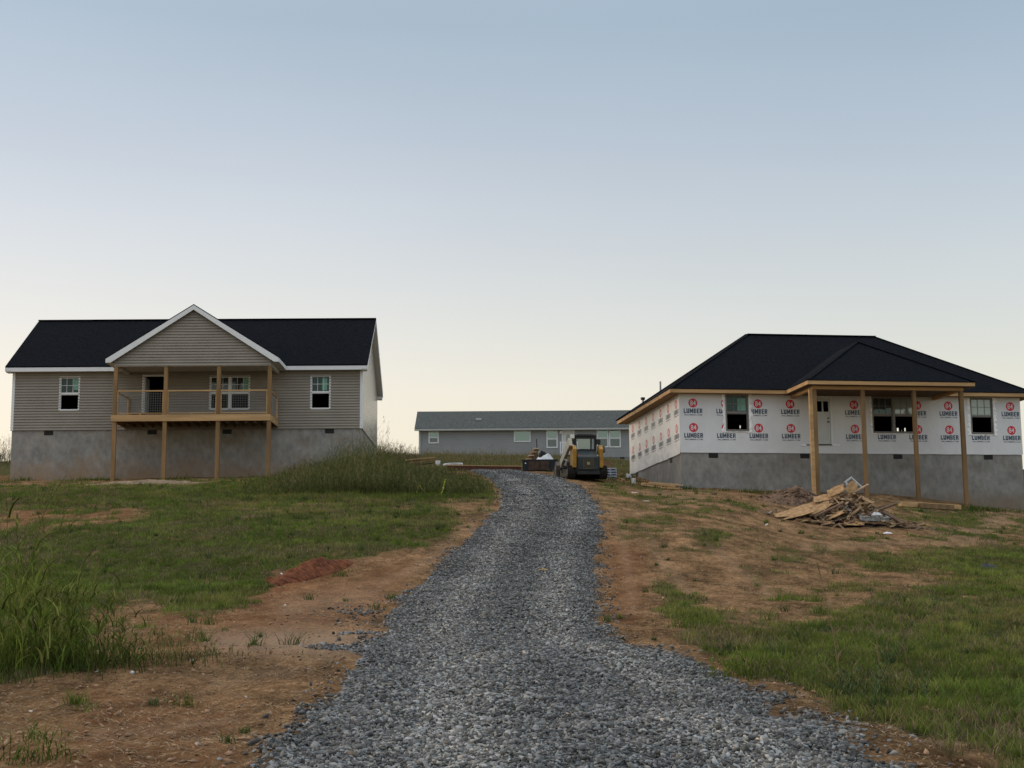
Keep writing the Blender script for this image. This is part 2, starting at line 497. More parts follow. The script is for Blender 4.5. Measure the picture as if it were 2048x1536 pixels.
# ---------------------------------------------------------------- ground
def ground_material():
    m = bpy.data.materials.new('soil_and_turf'); m.use_nodes = True
    N, L = m.node_tree.nodes, m.node_tree.links
    b = N['Principled BSDF']; b.inputs['Roughness'].default_value = 1.0; b.inputs['Specular IOR Level'].default_value = 0.0
    geo = N.new('ShaderNodeNewGeometry')
    at = N.new('ShaderNodeAttribute'); at.attribute_name = 'Cover'
    sp = N.new('ShaderNodeSeparateColor'); L.new(at.outputs['Color'], sp.inputs[0])
    def noise(scale, detail=5, sx=(1, 1, 1), rough=0.6):
        mp = N.new('ShaderNodeMapping'); mp.inputs['Scale'].default_value = sx
        L.new(geo.outputs['Position'], mp.inputs[0])
        n = N.new('ShaderNodeTexNoise'); n.inputs['Scale'].default_value = scale; n.inputs['Detail'].default_value = detail; n.inputs['Roughness'].default_value = rough
        L.new(mp.outputs[0], n.inputs['Vector']); return n.outputs['Fac']
    def ramp2(fac, a, c, p0=0.35, p1=0.65):
        r = N.new('ShaderNodeValToRGB'); r.color_ramp.elements[0].position = p0; r.color_ramp.elements[1].position = p1
        r.color_ramp.elements[0].color = (*a, 1); r.color_ramp.elements[1].color = (*c, 1); L.new(fac, r.inputs[0]); return r.outputs[0]
    def mix(f, a, c, blend='MIX'):
        x = N.new('ShaderNodeMix'); x.data_type = 'RGBA'; x.blend_type = blend
        if isinstance(f, float): x.inputs[0].default_value = f
        else: L.new(f, x.inputs[0])
        L.new(a, x.inputs[6])
        if isinstance(c, tuple): x.inputs[7].default_value = (*c, 1)
        else: L.new(c, x.inputs[7])
        return x.outputs[2]
    dirt = ramp2(noise(0.7), (0.150, 0.082, 0.044), (0.300, 0.180, 0.100), 0.3, 0.7)
    dirt = mix(0.65, dirt, ramp2(noise(9, 8, (1, 0.6, 1), 0.75), (0.095, 0.052, 0.028), (0.46, 0.29, 0.16), 0.36, 0.68))
    straw = noise(38, 3, (1, 0.35, 1), 0.7)
    dirt = mix(ramp2(straw, (0, 0, 0), (.8, .8, .8), 0.54, 0.64), dirt, (0.42, 0.30, 0.18))
    dirt = mix(ramp2(noise(55, 3, (1, 0.5, 1), 0.7), (.75, .75, .75), (0, 0, 0), 0.30, 0.42), dirt, (0.05, 0.032, 0.022))
    blot = ramp2(noise(1.7, 8, (1, .45, 1), .65), (.42, .42, .41), (1.28, 1.24, 1.18), .36, .64)
    dirt = mix(1.0, dirt, blot, 'MULTIPLY')
    red = ramp2(noise(5), (0.16, 0.062, 0.030), (0.34, 0.155, 0.075))
    dirt = mix(sp.outputs['Green'], dirt, red)
    dirt = mix(sp.outputs['Blue'], dirt, (0.40, 0.285, 0.20))
    turf = ramp2(noise(7, 6), (0.045, 0.044, 0.018), (0.150, 0.115, 0.055))
    turf = mix(0.5, turf, ramp2(noise(45, 4), (0.022, 0.028, 0.010), (0.10, 0.11, 0.05)))
    g = N.new('ShaderNodeMath'); g.operation = 'MULTIPLY_ADD'; g.use_clamp = True
    L.new(sp.outputs['Red'], g.inputs[0]); g.inputs[1].default_value = 1.25
    nn = N.new('ShaderNodeMath'); nn.operation = 'MULTIPLY_ADD'; L.new(noise(12, 5), nn.inputs[0]); nn.inputs[1].default_value = 0.8; nn.inputs[2].default_value = -0.5
    L.new(nn.outputs[0], g.inputs[2])
    col = mix(g.outputs[0], dirt, turf)
    L.new(col, b.inputs['Base Color'])
    bp = N.new('ShaderNodeBump'); bp.inputs['Strength'].default_value = 1.0; bp.inputs['Distance'].default_value = 0.07
    L.new(noise(22, 7, (1, 0.7, 1), 0.7), bp.inputs['Height']); L.new(bp.outputs[0], b.inputs['Normal'])
    return m


us = np.concatenate([[-30000, -16000, -9000, -5500, -3500, -2400, -1700, -1200, -850, -600], np.arange(-400, 2450, 6.0), [2600, 2800, 3100, 3500, 4000, 4800, 6500, 10000, 18000, 32000]])
ys = [-60, -30, -12, -4, 0, 2, 3, 4, 5, 6]
y = 6.6
while y < 140:
    ys.append(y); y *= 1.0085
ys += [145, 152, 160, 175, 200, 240, 300, 380, 500, 700, 1000, 1500]
ys = np.array(ys, float)
U, YY = np.meshgrid(us, ys)
sc = np.where(YY >= 4, YY, 4 + (4 - YY) * 1.0)
XX = (U - 1024) / FPX * sc
ZZ = terrain(XX, YY)
V = np.stack([XX, YY, ZZ], -1).reshape(-1, 3)
nr, nc = U.shape
idx = np.arange(nr * nc).reshape(nr, nc)
F = np.stack([idx[:-1, :-1], idx[:-1, 1:], idx[1:, 1:], idx[1:, :-1]], -1).reshape(-1, 4)
cover = np.stack([grass_amount(V), sample(M_RED, V) * (V[:, 1] < 70), sample(M_PALE, V) * (V[:, 1] < 70)], 1)
ground = np_mesh('ground', V, F, [ground_material()], colors={'Cover': cover}, smooth=True)
tag(ground, 'rising ground of brown clay and patchy turf', 'ground', kind='structure')

# ---------------------------------------------------------------- driveway
def driveway_material():
    m = bpy.data.materials.new('crushed_stone_bed'); m.use_nodes = True
    N, L = m.node_tree.nodes, m.node_tree.links
    b = N['Principled BSDF']; b.inputs['Roughness'].default_value = 0.9; b.inputs['Specular IOR Level'].default_value = 0.2
    geo = N.new('ShaderNodeNewGeometry')
    vo = N.new('ShaderNodeTexVoronoi'); vo.inputs['Scale'].default_value = 17
    L.new(geo.outputs['Position'], vo.inputs['Vector'])
    r = N.new('ShaderNodeValToRGB'); r.color_ramp.elements[0].color = (0.045, 0.050, 0.058, 1); r.color_ramp.elements[1].color = (0.27, 0.28, 0.295, 1)
    sp = N.new('ShaderNodeSeparateColor'); L.new(vo.outputs['Color'], sp.inputs[0]); L.new(sp.outputs['Red'], r.inputs[0])
    n = N.new('ShaderNodeTexNoise'); n.inputs['Scale'].default_value = 1.2; n.inputs['Detail'].default_value = 5; L.new(geo.outputs['Position'], n.inputs['Vector'])
    r2 = N.new('ShaderNodeValToRGB'); r2.color_ramp.elements[0].color = (0.65, 0.65, 0.65, 1); r2.color_ramp.elements[1].color = (1.15, 1.12, 1.08, 1); r2.color_ramp.elements[0].position = .3; r2.color_ramp.elements[1].position = .7
    L.new(n.outputs['Fac'], r2.inputs[0])
    mx = N.new('ShaderNodeMix'); mx.data_type = 'RGBA'; mx.blend_type = 'MULTIPLY'; mx.inputs[0].default_value = 1
    L.new(r.outputs[0], mx.inputs[6]); L.new(r2.outputs[0], mx.inputs[7]); L.new(mx.outputs[2], b.inputs['Base Color'])
    bp = N.new('ShaderNodeBump'); bp.inputs['Strength'].default_value = 0.9; bp.inputs['Distance'].default_value = 0.05
    L.new(vo.outputs['Distance'], bp.inputs['Height']); bp.invert = True; L.new(bp.outputs[0], b.inputs['Normal'])
    return m


# edges of the drive as world lines (left, right) against distance
el = np.array([ground_at(x, y)[:2] for y, x in GRAVEL_L]); er = np.array([ground_at(x, y)[:2] for y, x in GRAVEL_R])
def edge(e, Y):
    o = np.argsort(e[:, 1]); return np.interp(Y, e[o, 1], e[o, 0])
ymax = float(min(el[:, 1].max(), er[:, 1].max()))
YD = [1.0, 3.0, 5.0, 7.0]
y = 8.0
while y < ymax:
    YD.append(y); y += 0.12 + y * 0.002
YD = np.array(YD)
NA = 40
tt = np.linspace(0, 1, NA)
lx = edge(el, YD); rx = edge(er, YD)
lx = lx - np.clip(8.7 - YD, 0, 8) * 0.12; rx = rx + np.clip(8.7 - YD, 0, 8) * 0.20
lx += (fbm(YD * 0.9, YD * 0 + 3, 31, 3) - 0.5) * 0.35; rx += (fbm(YD * 0.9, YD * 0 + 9, 37, 3) - 0.5) * 0.35
DX = lx[:, None] * (1 - tt) + rx[:, None] * tt
DY = np.repeat(YD[:, None], NA, 1)
crown = 0.035 * np.clip(np.minimum(tt, 1 - tt) * 9, 0, 1)[None] - 0.012
DZ = terrain(DX, DY) + crown + (fbm(DX * 14, DY * 14, 51, 2) - 0.5) * 0.015
V = np.stack([DX, DY, DZ], -1).reshape(-1, 3)
idx = np.arange(len(V)).reshape(len(YD), NA)
F = np.stack([idx[:-1, :-1], idx[:-1, 1:], idx[1:, 1:], idx[1:, :-1]], -1).reshape(-1, 4)
drive = np_mesh('driveway', V, F, [driveway_material()], smooth=True)
tag(drive, 'grey gravel driveway climbing between the houses', 'driveway', kind='structure')


def drive_z(X, Y):
    l, r = edge(el, Y), edge(er, Y)
    t = np.clip((X - l) / np.maximum(r - l, .1), 0, 1)
    return terrain(X, Y) + np.where((X > l) & (X < r), 0.035 * np.clip(np.minimum(t, 1 - t) * 9, 0, 1) - 0.012, 0)


# ---------------------------------------------------------------- loose stone
def rot_mats(n, tilt):
    a = rng.uniform(0, 2 * np.pi, n); bta = rng.normal(0, tilt, n); c = rng.normal(0, tilt, n)
    ca, sa, cb, sb, cc, sc_ = np.cos(a), np.sin(a), np.cos(bta), np.sin(bta), np.cos(c), np.sin(c)
    R = np.zeros((n, 3, 3))
    R[:, 0, 0] = ca * cb; R[:, 0, 1] = ca * sb * sc_ - sa * cc; R[:, 0, 2] = ca * sb * cc + sa * sc_
    R[:, 1, 0] = sa * cb; R[:, 1, 1] = sa * sb * sc_ + ca * cc; R[:, 1, 2] = sa * sb * cc - ca * sc_
    R[:, 2, 0] = -sb; R[:, 2, 1] = cb * sc_; R[:, 2, 2] = cb * cc
    return R


def ico():
    p = (1 + 5 ** .5) / 2
    v = np.array([(-1, p, 0), (1, p, 0), (-1, -p, 0), (1, -p, 0), (0, -1, p), (0, 1, p), (0, -1, -p), (0, 1, -p), (p, 0, -1), (p, 0, 1), (-p, 0, -1), (-p, 0, 1)]) / math.sqrt(1 + p * p)
    f = np.array([(0, 11, 5), (0, 5, 1), (0, 1, 7), (0, 7, 10), (0, 10, 11), (1, 5, 9), (5, 11, 4), (11, 10, 2), (10, 7, 6), (7, 1, 8), (3, 9, 4), (3, 4, 2), (3, 2, 6), (3, 6, 8), (3, 8, 9), (4, 9, 5), (2, 4, 11), (6, 2, 10), (8, 6, 7), (9, 8, 1)])
    return v, f


def octa():
    v = np.array([(1, 0, 0), (0, 1, 0), (-1, 0, 0), (0, -1, 0), (0, 0, 1), (0, 0, -1)], float)
    f = np.array([(0, 1, 4), (1, 2, 4), (2, 3, 4), (3, 0, 4), (1, 0, 5), (2, 1, 5), (3, 2, 5), (0, 3, 5)])
    return v, f


def scatter_rocks(base, X, Y, size, flat=(0.28, 0.60), jit=0.46, sink=0.2, tilt=0.45, zf=drive_z):
    bv, bf = base
    n = len(X)
    k = len(bv)
    vv = np.repeat(bv[None], n, 0) * (1 + rng.uniform(-jit, jit, (n, k, 1))) + rng.uniform(-jit, jit, (n, k, 3)) * 0.4
    S = np.stack([size * rng.uniform(0.85, 1.45, n), size * rng.uniform(0.65, 1.0, n), size * rng.uniform(*flat, n)], 1) * 0.5
    vv = vv * S[:, None]
    vv = np.einsum('nij,nkj->nki', rot_mats(n, tilt), vv)
    Z = zf(X, Y) + S[:, 2] * (1 - 2 * sink) + rng.uniform(-0.4, 0.5, n) * S[:, 2]
    vv += np.stack([X, Y, Z], 1)[:, None]
    FF = bf[None] + (np.arange(n) * k)[:, None, None]
    return vv.reshape(-1, 3), FF.reshape(-1, 3), k


def rock_colors(X, Y, n):
    l, r = edge(el, Y), edge(er, Y)
    t = (X - l) / np.maximum(r - l, .1)
    tracks = np.exp(-((t - 0.30) / 0.11) ** 2) + np.exp(-((t - 0.78) / 0.10) ** 2)      # dusty wheel tracks
    v = 0.045 + 0.26 * rng.random(n) ** 1.9
    v *= 0.82 + 0.55 * tracks * np.clip(fbm(X * .8, Y * .3, 71, 3) * 1.6, 0.3, 1.3)
    v *= 0.75 + 0.5 * fbm(X * 1.1, Y * 0.7, 77, 3)
    tint = rng.uniform(-1, 1, n)
    c = np.stack([v * (1.00 + 0.07 * tint + .05 * tracks), v * (1.015 + 0.02 * tint + .02 * tracks), v * (1.00 - 0.06 * tint - .02 * tracks)], 1)
    odd = rng.random(n) < 0.012
    c[odd] = c[odd] * np.array([1.9, 1.6, 1.3])
    return c


def strew(n, y0, y1, power, margin):
    """points on and just beside the drive, denser near; the edge dissolves"""
    q = rng.random(n)
    p = 1 - power
    Y = (y0 ** p + q * (y1 ** p - y0 ** p)) ** (1 / p)
    l, r = edge(el, Y), edge(er, Y)
    ext = np.clip(8.7 - Y, 0, 8)
    l = l - ext * .12; r = r + ext * .2
    X = l - margin + rng.random(n) * (r - l + 2 * margin)
    d = np.minimum(X - l, r - X) + (fbm(X * 1.6, Y * 1.0, 41, 4) - 0.5) * 0.55 + 0.05
    keep = rng.random(n) < np.clip(d / 0.22, 0.0, 1) ** 1.3 + 0.012 * (d > -0.3)
    return X[keep], Y[keep]


Vs, Fs, Cs, off = [], [], [], 0
for (n, y0, y1, pw, mg, base, sz) in ((120000, 7.2, 17, 0.4, 0.6, ico(), (0.016, 0.042)), (9000, 7.2, 16, 0.3, 0.5, ico(), (0.036, 0.060)), (120000, 16.5, 42, 0.5, 0.5, octa(), (0.028, 0.058)), (45000, 40, 76, 0.3, 0.5, octa(), (0.05, 0.085))):
    X, Y = strew(n, y0, min(y1, ymax), pw, mg)
    v, f, k = scatter_rocks(base, X, Y, rng.uniform(*sz, len(X)))
    Vs.append(v); Fs.append(f + off); Cs.append(np.repeat(rock_colors(X, Y, len(X)), k, 0)); off += len(v)
# the two thin tongues of stone on the left shoulder
for (px, py, w, hgt, n) in ((670, 1298, 40, 7, 260), (715, 1266, 40, 6, 200), (1300, 1310, 60, 15, 300), (1600, 1440, 90, 20, 300), (560, 1500, 40, 25, 160), (1215, 1180, 12, 90, 160), (720, 1230, 50, 16, 160)):
    pts = np.array([ground_at(px + rng.normal(0, w * .6), py + rng.normal(0, hgt * .6))[:2] for _ in range(n)])
    v, f, k = scatter_rocks(ico(), pts[:, 0], pts[:, 1], rng.uniform(0.02, 0.06, n))
    Vs.append(v); Fs.append(f + off); Cs.append(np.repeat(rock_colors(pts[:, 0], pts[:, 1], n), k, 0)); off += len(v)
gravel = np_mesh('gravel', np.concatenate(Vs), np.concatenate(Fs), [vcol_mat('blue_grey_stone', rough=0.75, spec=0.35, bump=0.4, bscale=90)], colors={'Col': np.concatenate(Cs)})
tag(gravel, 'loose blue grey crushed stone covering the driveway', 'gravel', kind='stuff')

# clods and pebbles on the bare soil
n = 22000
q = rng.random(n); Y = (7.5 ** .3 + q * (62 ** .3 - 7.5 ** .3)) ** (1 / .3)
X = (rng.uniform(-150, 2200, n) - 1024) / FPX * Y
P = np.stack([X, Y, terrain(X, Y)], 1)
k_ = (grass_amount(P) < 0.5) & (sample(M_GRAVEL, P) < 0.3)
X, Y, P = X[k_], Y[k_], P[k_]
v, f, k = scatter_rocks(octa(), X, Y, 0.010 + 0.05 * rng.random(len(X)) ** 3, zf=lambda x, y: terrain(x, y))
cc = rng.uniform(0.9, 1.7, (len(X), 1)) * np.array([[0.22, 0.140, 0.088]]) 
w = rng.random(len(X)) < 0.012
cc[w] = rng.uniform(0.25, 0.6, (w.sum(), 1)) * np.array([[1.0, .95, .88]])
tag(np_mesh('dirt', v, f, [vcol_mat('clod_soil', rough=0.95, spec=0.1)], colors={'Col': np.repeat(cc, k, 0)}), 'small clods and pebbles lying on bare brown soil', 'dirt', kind='stuff')


# ---------------------------------------------------------------- blades
def blades(P, H, W, lean, az, col, nseg=3, droop=0.0, tipcol=None):
    """P roots (n,3); returns verts, tris, colours"""
    n = len(P)
    t = np.linspace(0, 1, nseg + 1)
    d = np.stack([np.cos(az), np.sin(az), np.zeros(n)], 1)
    fa = rng.uniform(0, 2 * np.pi, n)
    s = np.stack([np.cos(fa), np.sin(fa), np.zeros(n)], 1)
    k = 2 * nseg + 1
    V = np.zeros((n, k, 3)); C = np.zeros((n, k, 3))
    tip = col if tipcol is None else tipcol
    for i in range(nseg + 1):
        ti = t[i]
        zc = H * (ti - droop * ti ** 3)
        c = P + d * (lean * ti ** 1.8)[:, None] + np.array([0, 0, 1.0])[None] * zc[:, None]
        w = (W * (1 - ti ** 1.6) * 0.5)[:, None]
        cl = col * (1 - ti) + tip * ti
        if i < nseg:
            V[:, 2 * i] = c - s * w; V[:, 2 * i + 1] = c + s * w
            C[:, 2 * i] = cl; C[:, 2 * i + 1] = cl
        else:
            V[:, 2 * i] = c; C[:, 2 * i] = cl
    F = []
    for i in range(nseg - 1):
        F += [(2 * i, 2 * i + 1, 2 * i + 3), (2 * i, 2 * i + 3, 2 * i + 2)]
    F.append((2 * nseg - 2, 2 * nseg - 1, 2 * nseg))
    F = np.array(F)[None] + (np.arange(n) * k)[:, None, None]
    return V.reshape(-1, 3), F.reshape(-1, 3), C.reshape(-1, 3)


class Batch:
    def __init__(s): s.V, s.F, s.C, s.n = [], [], [], 0
    def add(s, vfc):
        v, f, c = vfc
        s.V.append(v); s.F.append(f + s.n); s.C.append(c); s.n += len(v)
    def build(s, name, m, origin=None, parent=None):
        V = np.concatenate(s.V)
        if origin is not None: V = V - np.array(origin)
        o = np_mesh(name, V, np.concatenate(s.F), [m], colors={'Col': np.concatenate(s.C)}, parent=parent)
        if origin is not None: o.location = origin
        return o


GRASS = vcol_mat('grass_blade', rough=0.85, spec=0.04, trans=0.3)
GREEN = np.array([0.112, 0.162, 0.028]); DARK = np.array([0.042, 0.058, 0.016]); YEL = np.array([0.220, 0.195, 0.065]); DRY = np.array([0.26, 0.20, 0.12]); BLUEG = np.array([0.055, 0.085, 0.038])


def mixc(n, base, other, f):
    f = np.clip(f, 0, 1)[:, None]
    return base[None] * (1 - f) + other[None] * f


def scatter_uv(n, y0, y1, power, u0=-500, u1=2900):
    q = rng.random(n); p = 1 - power + 1     # density per m2 ~ Y^-power, width grows with Y
    Y = (y0 ** p + q * (y1 ** p - y0 ** p)) ** (1 / p)
    X = (rng.uniform(u0, u1, n) - 1024) / FPX * Y
    return X, Y


# lawn
X, Y = scatter_uv(1150000, 7.2, 66, 1.25)
P = np.stack([X, Y, terrain(X, Y)], 1)
g = grass_amount(P)
keep = rng.random(len(X)) < np.clip(g * 1.35 - 0.2, 0.0, 1) ** 1.3 * np.clip(fbm(X * 5, Y * 3, 93, 3) * 3.2 - .75, .18, 1)
P = P[keep]; n = len(P)
tall = np.clip(sample(M_TALL, P), 0, 1)
clump = fbm(P[:, 0] * 2.2, P[:, 1] * 1.6, 91, 3)
hue = fbm(P[:, 0] * 0.5, P[:, 1] * 0.35, 95, 3)
H = (0.025 + 0.085 * clump * rng.uniform(0.4, 1.4, n)) * (1 + 0.5 * (rng.random(n) < 0.06))
H *= 1 + 1.5 * tall
W = 0.005 + 0.00022 * P[:, 1] + 0.004 * rng.random(n)
c = mixc(n, GREEN, YEL, (hue - 0.42) * 2.0 + rng.normal(0, .15, n))
c = c * (1 - np.clip((0.45 - clump) * 2, 0, .6))[:, None] + DARK[None] * np.clip((0.45 - clump) * 2, 0, .6)[:, None]
c *= (0.45 + 1.1 * fbm(P[:, 0] * 1.1, P[:, 1] * .8, 97, 4) ** 1.0)[:, None]
c *= (0.55 + 0.9 * fbm(P[:, 0] * 6, P[:, 1] * 3.5, 98, 2))[:, None]
dry = rng.random(n) < 0.09 + 0.45 * np.clip(fbm(P[:, 0] * .9, P[:, 1] * .6, 99, 4) - .47, 0, 1) * 4
c[dry] = DRY * rng.uniform(0.6, 1.1, (dry.sum(), 1))
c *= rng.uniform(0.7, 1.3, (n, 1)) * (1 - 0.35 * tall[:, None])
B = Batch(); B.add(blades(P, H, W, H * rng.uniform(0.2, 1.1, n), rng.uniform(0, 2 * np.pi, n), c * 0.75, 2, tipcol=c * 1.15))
# rough tufts standing out of it
X, Y = scatter_uv(4200, 7.5, 60, 1.2)
T = np.stack([X, Y, terrain(X, Y)], 1)
T = T[(rng.random(len(T)) < np.clip(grass_amount(T) * 1.0 - .25, 0.13 * (fbm(T[:, 0] * .8, T[:, 1] * .5, 23, 3) > .5), 1)) & (sample(M_GRAVEL, T) < .2)]
for q_ in range(1):
    m_ = 26
    R = np.repeat(T, m_, 0); n = len(R)
    sz = np.repeat(rng.uniform(0.3, 1.25, len(T)) * (1 + 0.8 * np.clip(sample(M_TALL, T), 0, 1)), m_)
    R = R + np.stack([rng.normal(0, .05, n) * sz, rng.normal(0, .05, n) * sz, np.zeros(n)], 1)
    tc_ = np.repeat(mixc(len(T), GREEN, BLUEG, rng.random(len(T))) * rng.uniform(.7, 1.2, (len(T), 1)), m_, 0)
    H = rng.uniform(0.08, 0.22, n) * sz
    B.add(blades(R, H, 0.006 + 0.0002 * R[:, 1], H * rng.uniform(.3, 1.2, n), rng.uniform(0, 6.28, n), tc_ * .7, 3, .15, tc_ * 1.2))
# beyond the bend
u = rng.uniform(700, 1280, 30000); Y = rng.uniform(64, 127, 30000); X = (u - 1024) / FPX * Y
P = np.stack([X, Y, terrain(X, Y)], 1); P = P[(sample(M_GRAVEL, P) < .2) & (rng.random(len(P)) < np.clip(grass_amount(P), 0, 1))]; n = len(P)
H = rng.uniform(.06, .22, n) * (.6 + fbm(P[:, 0], P[:, 1], 61, 2)); c = mixc(n, GREEN * .8, DRY * .8, rng.random(n)) * rng.uniform(.6, 1.2, (n, 1))
B.add(blades(P, H, .03 + 0 * H, H * .6, rng.uniform(0, 6.28, n), c * .8, 2, tipcol=c * 1.1))
lawn = B.build('grass', GRASS)
tag(lawn, 'short uneven green grass over both sides of the driveway', 'grass', kind='stuff')

# dead straw lying on bare soil
X, Y = scatter_uv(330000, 7.3, 62, 1.3)
P = np.stack([X, Y, terrain(X, Y) + 0.004], 1)
P = P[(grass_amount(P) < 0.75) & (sample(M_GRAVEL, P) < 0.25) & (fbm(X * 1.5, Y * .8, 15, 3) > 0.40 + .12 * rng.random(len(X)))]
n = len(P)
H = rng.uniform(0.002, 0.022, n)
c = np.array([[.34, .255, .155]]) * rng.uniform(0.35, 1.5, (n, 1))
B = Batch(); B.add(blades(P, H, 0.003 + 0.0002 * P[:, 1], rng.uniform(0.03, 0.13, n), np.where(rng.random(n) < .5, 0, np.pi) + rng.normal(0, .8, n), c, 2))
tag(B.build('straw', vcol_mat('dead_straw', rough=.85)), 'dead straw strewn over the bare brown soil', 'straw', kind='stuff')

# tall weeds before the taupe house and along the far bank: one mass nobody could count
def weed_field(name, label, n, region, hmin, hmax, wid, seed_share, cbase, cother):
    X, Y, wgt = region(n)
    P = np.stack([X, Y, terrain(X, Y)], 1)
    n = len(P)
    H = rng.uniform(hmin, hmax, n) * wgt
    c = mixc(n, cbase, cother, rng.random(n) ** 1.5) * rng.uniform(.6, 1.35, (n, 1))
    B = Batch(); az = rng.uniform(0, 6.28, n); ln = H * rng.uniform(.1, .55, n)
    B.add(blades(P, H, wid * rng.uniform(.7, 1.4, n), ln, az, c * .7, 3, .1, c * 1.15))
    # leaves along the stems
    m_ = 3; R = np.repeat(P, m_, 0); Hr = np.repeat(H, m_) * rng.uniform(.15, .85, len(R)); R = R + np.stack([0 * Hr, 0 * Hr, Hr], 1)
    nn_ = len(R); hl = rng.uniform(.08, .3, nn_)
    B.add(blades(R, hl, wid * 1.2 * np.ones(nn_), hl * rng.uniform(.7, 1.6, nn_), rng.uniform(0, 6.28, nn_), np.repeat(c, m_, 0), 2, .4))
    # seed heads
    s_ = rng.random(n) < seed_share
    if s_.any():
        tip = P[s_] + np.stack([np.cos(az[s_]) * ln[s_], np.sin(az[s_]) * ln[s_], H[s_] * .9], 1) * np.array([.8, .8, .92])
        m_ = 9; R = np.repeat(tip, m_, 0); nn_ = len(R); R = R + np.stack([rng.normal(0, .02, nn_), rng.normal(0, .02, nn_), rng.uniform(-.25, .03, nn_)], 1)
        B.add(blades(R, rng.uniform(.03, .12, nn_), 0.012 + 0 * rng.random(nn_), rng.uniform(.01, .09, nn_), rng.uniform(0, 6.28, nn_), np.repeat(mixc(s_.sum(), cother, DRY, rng.random(s_.sum())), m_, 0), 2, .2))
    return tag(B.build(name, GRASS), label, 'weeds', kind='stuff')


def reg_tall(n):
    pts = []
    Y = rng.uniform(47, 66, n * 3); u = rng.uniform(480, 1000, n * 3)
    X = (u - 1024) / FPX * Y
    P = np.stack([X, Y, terrain(X, Y)], 1)
    w = sample(M_TALL, P)
    k = (rng.random(len(P)) < w ** 1.5) & (Y < 65.2)
    P, w, u = P[k][:n], w[k][:n], u[k][:n]
    bump = np.interp(u, [480, 560, 640, 700, 740, 790, 830, 900, 1000], [.22, .40, .70, 1.05, 1.15, .72, .38, .28, .22])
    return P[:, 0], P[:, 1], bump * (.35 + .85 * rng.random(len(P)) ** 2.2) * (0.25 + 1.5 * fbm(P[:, 0] * 1.3, P[:, 1] * .5, 5, 3))
weed_field('weeds', 'mass of tall dark green weeds growing before the corner of the taupe house', 14000, reg_tall, .7, 1.75, .013, .30, DARK * 1.1, GREEN * .45 + DRY * .28)


def reg_bank(n):
    u = rng.uniform(845, 1250, n); Y = rng.uniform(99, 126, n)
    return (u - 1024) / FPX * Y, Y, np.interp(u, [845, 900, 1000, 1100, 1250], [.75, .85, .85, .6, .25]) * (.14 + .42 * rng.random(n) ** 2.5 + (rng.random(n) < .05) * .6) * (.5 + fbm(u * .05, Y * .4, 5, 3))
weed_field('weeds', 'belt of overgrown weeds in front of the low grey house', 5000, reg_bank, .6, 1.7, .018, .35, GREEN * .45 + DRY * .18, DRY * .75)


def reg_gap(n):
    u = rng.uniform(744, 838, n); Y = rng.uniform(84, 100, n)
    return (u - 1024) / FPX * Y, Y, np.interp(u, [744, 765, 800, 838], [1.0, .95, .75, .55]) * rng.uniform(.35, 1, n)
weed_field('weeds', 'thin seeding weeds against the sky between the taupe and the grey house', 900, reg_gap, .8, 2.3, .018, .8, DARK * .8, DRY * .5)


def reg_left(n):
    u = rng.uniform(-300, 26, n); Y = rng.uniform(84, 96, n)
    return (u - 1024) / FPX * Y, Y, rng.uniform(.4, 1, n)
weed_field('weeds', 'thin seeding weeds against the sky beyond the far end of the taupe house', 900, reg_left, .8, 2.4, .018, .8, DARK * .8, DRY * .5)


# rank growth along the foot of the walls
W_ = Batch()
for (x0, y0, x1, y1, n, hh) in ((20, 962, 560, 958, 1100, .22), (1290, 973, 1560, 990, 900, .20), (1560, 994, 1800, 1008, 160, .16), (1930, 1018, 2150, 1024, 800, .24), (1245, 955, 1300, 972, 260, .18)):
    pa, pb = ground_at(x0, y0), ground_at(x1, y1); t = rng.random(n); t = t[fbm(t * 9, t * 0 + x0, 3, 3) > .42]; n = len(t)
    X = pa[0] + (pb[0] - pa[0]) * t + rng.normal(0, .1, n); Y = pa[1] + (pb[1] - pa[1]) * t + rng.normal(0, .35, n) - .2
    P = np.stack([X, Y, terrain(X, Y)], 1); H = hh * rng.uniform(.3, 1.2, n) * (1 + 1.5 * (rng.random(n) < .04)); c = mixc(n, GREEN, DARK, rng.random(n)) * rng.uniform(.6, 1.2, (n, 1))
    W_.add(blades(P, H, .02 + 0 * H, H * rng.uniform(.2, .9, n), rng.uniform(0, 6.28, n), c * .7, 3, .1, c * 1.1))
tag(W_.build('weeds', GRASS), 'ragged weeds growing along the foot of the house walls', 'weeds', kind='stuff')


